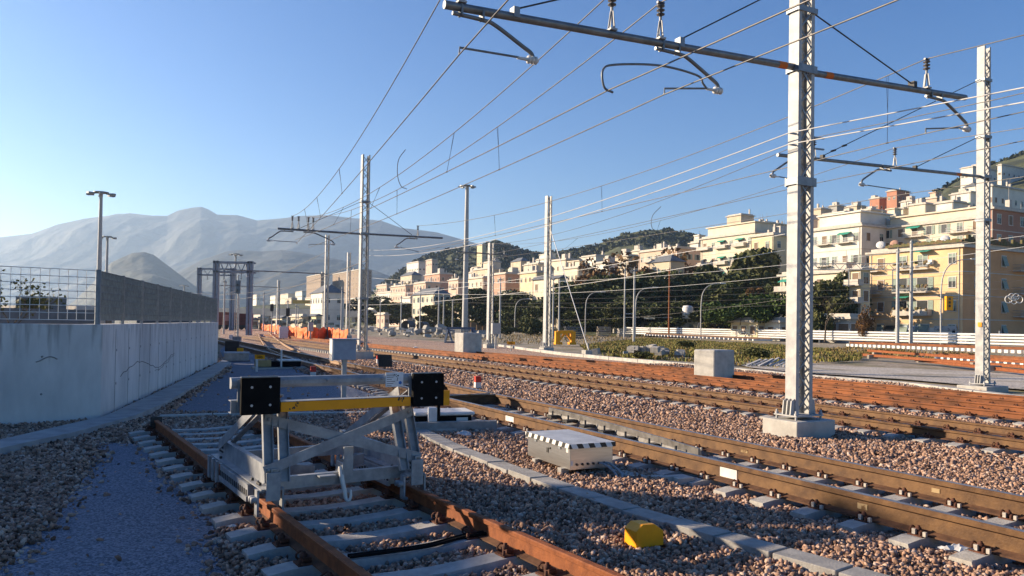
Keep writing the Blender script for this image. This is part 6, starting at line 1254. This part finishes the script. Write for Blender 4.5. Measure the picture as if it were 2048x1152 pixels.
# lattice beam over the street and its yard
lb = thing('lattice_beam', 'horizontal steel lattice beam reaching from behind the nearest mast to the thick poles', 'lattice beam', tuple(AT(1628, 534, 104))); e = AT(1800, 534, 98) - Vector(lb.location); b = MB(); n = 16
for z in (-.35, .45):
    for y in (0, .5): b.tube([Vector((0, y, z)), e + Vector((0, y, z))], .05, 5)
for i in range(n): b.tube([e * (i / n) + Vector((0, 0, -.35 if i % 2 else .45)), e * ((i + 1) / n) + Vector((0, 0, .45 if i % 2 else -.35))], .04, 4)
b.build('truss', GALVD, lb); b = MB()
for k in (.42, .92): b.tube([e * k + Vector((0, 0, -.35)), e * k + Vector((0, 0, -2.6))], .07, 5); b.box(e * k + Vector((0, 0, -2.4)), (1.6, .1, .1))
b.build('hanger', GALVD, lb)
ys = thing('hanging_sign', 'yellow box sign with three dark marks hanging at the corner of the orange house', 'sign', tuple(AT(1893, 605, 109))); b = MB(); b.frame((0, 0, -1.1), (.95, 0, 0), (0, .5, 0), (0, 0, 2.0)); b.build('box', YELB, ys); b = MB()
for i in range(3): b.frame((.3, -.02, -.65 + i * .5), (.3, 0, 0), (0, .03, 0), (0, 0, .34))
b.build('marks', DARK, ys); b = MB(); b.tube([(.9, .3, .6), (2.0, .6, .6)], .06, 5); b.build('bracket', GALVD, ys)
ol = thing('light_ornament', 'white looped light ornament strung between poles at the right edge', 'street decoration', tuple(AT(2028, 598, 90))); b = MB()
for cx, cz, r_ in ((-.62, -.05, .42), (-.28, .28, .34), (.28, .28, .34), (.62, -.05, .42), (0, .1, .3)):
    b.tube([(cx + r_ * math.cos(a), 0, cz + r_ * math.sin(a)) for a in np.linspace(0, 6.283, 17)], .055, 5)
b.tube([(-.5, 0, -.3), (0, 0, -.62), (.5, 0, -.3)], .055, 5); b.build('loops', WHITE, ol); b = MB(); b.tube([(-5, 2, .7), (0, 0, .1), (4, -1, .8)], .02, 4); b.build('cable', WIRE, ol)
# parked cars glimpsed along the street
def car(label, px, d, m, yaw):
    p = AT(px, 655, d); t = thing('parked_car', label, 'car', (p.x, p.y, -.05), R(yaw), 'cars parked on the street'); b = MB()
    pr = [(-2.1, .35), (-2.1, .8), (-1.95, .92), (-1.3, 1.0), (-.75, 1.42), (.75, 1.45), (1.35, .98), (1.95, .85), (2.1, .7), (2.1, .35)]; n = len(pr)
    vs = [(x, -.82 + (.12 if z > 1.2 else 0), z) for x, z in pr] + [(x, .82 - (.12 if z > 1.2 else 0), z) for x, z in pr]; b.add(vs, [tuple(range(n)), tuple(reversed(range(n, 2 * n)))] + [((i + 1) % n, i, n + i, n + (i + 1) % n) for i in range(n)]); b.build('body', m, t, bevel=.05)
    b = MB(); b.add([(-1.15, -.80, 1.02), (-.7, -.73, 1.36), (.7, -.73, 1.38), (1.15, -.80, 1.02)], [(0, 3, 2, 1)]); b.build('side_window', GLASS, t)
    for x in (-1.3, 1.3):
        for y in (-.8, .8): b = MB(); b.lathe([(0, -.1), (.3, -.1), (.31, .1), (0, .1)], (x, y, .31), 12, axis=(0, 1, 0)); b.build('wheel', BLACK, t)
car('white parked car in front of the orange house shops', 1938, 106, WHITE, 30); car('silver parked car behind the barrier at the right edge', 1912, 108, GALV, 30); car('dark parked car beside the white gate building', 1592, 121, DARK, 32)
# unseen stepped blocks left of the frame, added to shade path and siding
dh = thing('shadow_blocks', 'stepped grey shadow blocks added outside the picture to the left, shading the path', 'building', (-34, 0, 0))
b = MB()
for y0, y1, h in ((-40, 12.8, 8.62), (12.803, 14.8, 7.75), (14.803, 15.7, 10.0), (15.703, 18.6, 8.05)): b.frame((0, y0, -.1), (9, 0, 0), (0, y1 - y0, 0), (0, 0, h + .1))
b.build('wall', GRYW, dh); b = MB(); b.frame((0, -39.5, 8.623), (8.4, 0, 0), (0, 51, 0), (0, 0, .02)); b.build('roof', SLATE, dh)
ct0 = Vector((-15.6, 37.5, 0)); ct1 = Vector((-37, 77, 0)); cd_ = (ct1 - ct0).normalized(); cm = mat('dark shade block paint', (.10, .12, .14), (.06, .07, .08), scale=1)  # unseen row of blocks added behind the fence to shade the main track
for i in range(4):
    p = ct0 + cd_ * (i * 11.2); t = thing('shade_block', 'dark shade block in the row added unseen behind the wall fence, ' + ['nearest', 'second', 'third', 'farthest'][i] + ' one', 'container', tuple(p), 0, 'shade blocks behind the wall'); nn = Vector((-cd_.y, cd_.x, 0))
    b = MB(); b.frame((0, 0, .1), cd_ * 11.1, nn * 2.4, (0, 0, 2.85 if i == 0 else 3.1))
    for j in range(28): b.frame(cd_ * (j * .4) - nn * .04 + Vector((0, 0, .15)), cd_ * .16, nn * .04, (0, 0, 2.7))
    b.build('body', cm, t)
tm = [o for o in bpy.data.objects if o.name.startswith('railway_track') and 'brown used main' in o.get('label', '')][0]
def web_mark(px, py, rail_u, w_, h_, m, name='paint_mark'):
    p = G(px, py, ZH - .11); o, dd = mainP.at(10); s = (p - o).dot(dd); c = o + dd * s + Vector((dd.y, -dd.x, 0)) * (rail_u - .022) + Vector((0, 0, ZH - .13)); b = MB(); b.frame(c - dd * w_ / 2 - Vector((0, 0, h_ / 2)) - Vector(tm.location), dd * w_, Vector((dd.y, -dd.x, 0)) * .006, Vector((0, 0, h_))); b.build(name, m, tm)
web_mark(1440, 945, -.7535, .30, .12, WHITE); web_mark(1014, 836, -.7535, .34, .10, WHITE); FADE = mat('faded cream paint', (.36, .26, .14), (.14, .08, .035), scale=14, lo=.42, hi=.55); web_mark(1692, 1014, -.7535, .12, .06, FADE); web_mark(1855, 980, .7535, .10, .05, FADE); web_mark(1560, 893, .7535, .14, .05, FADE)
stones()
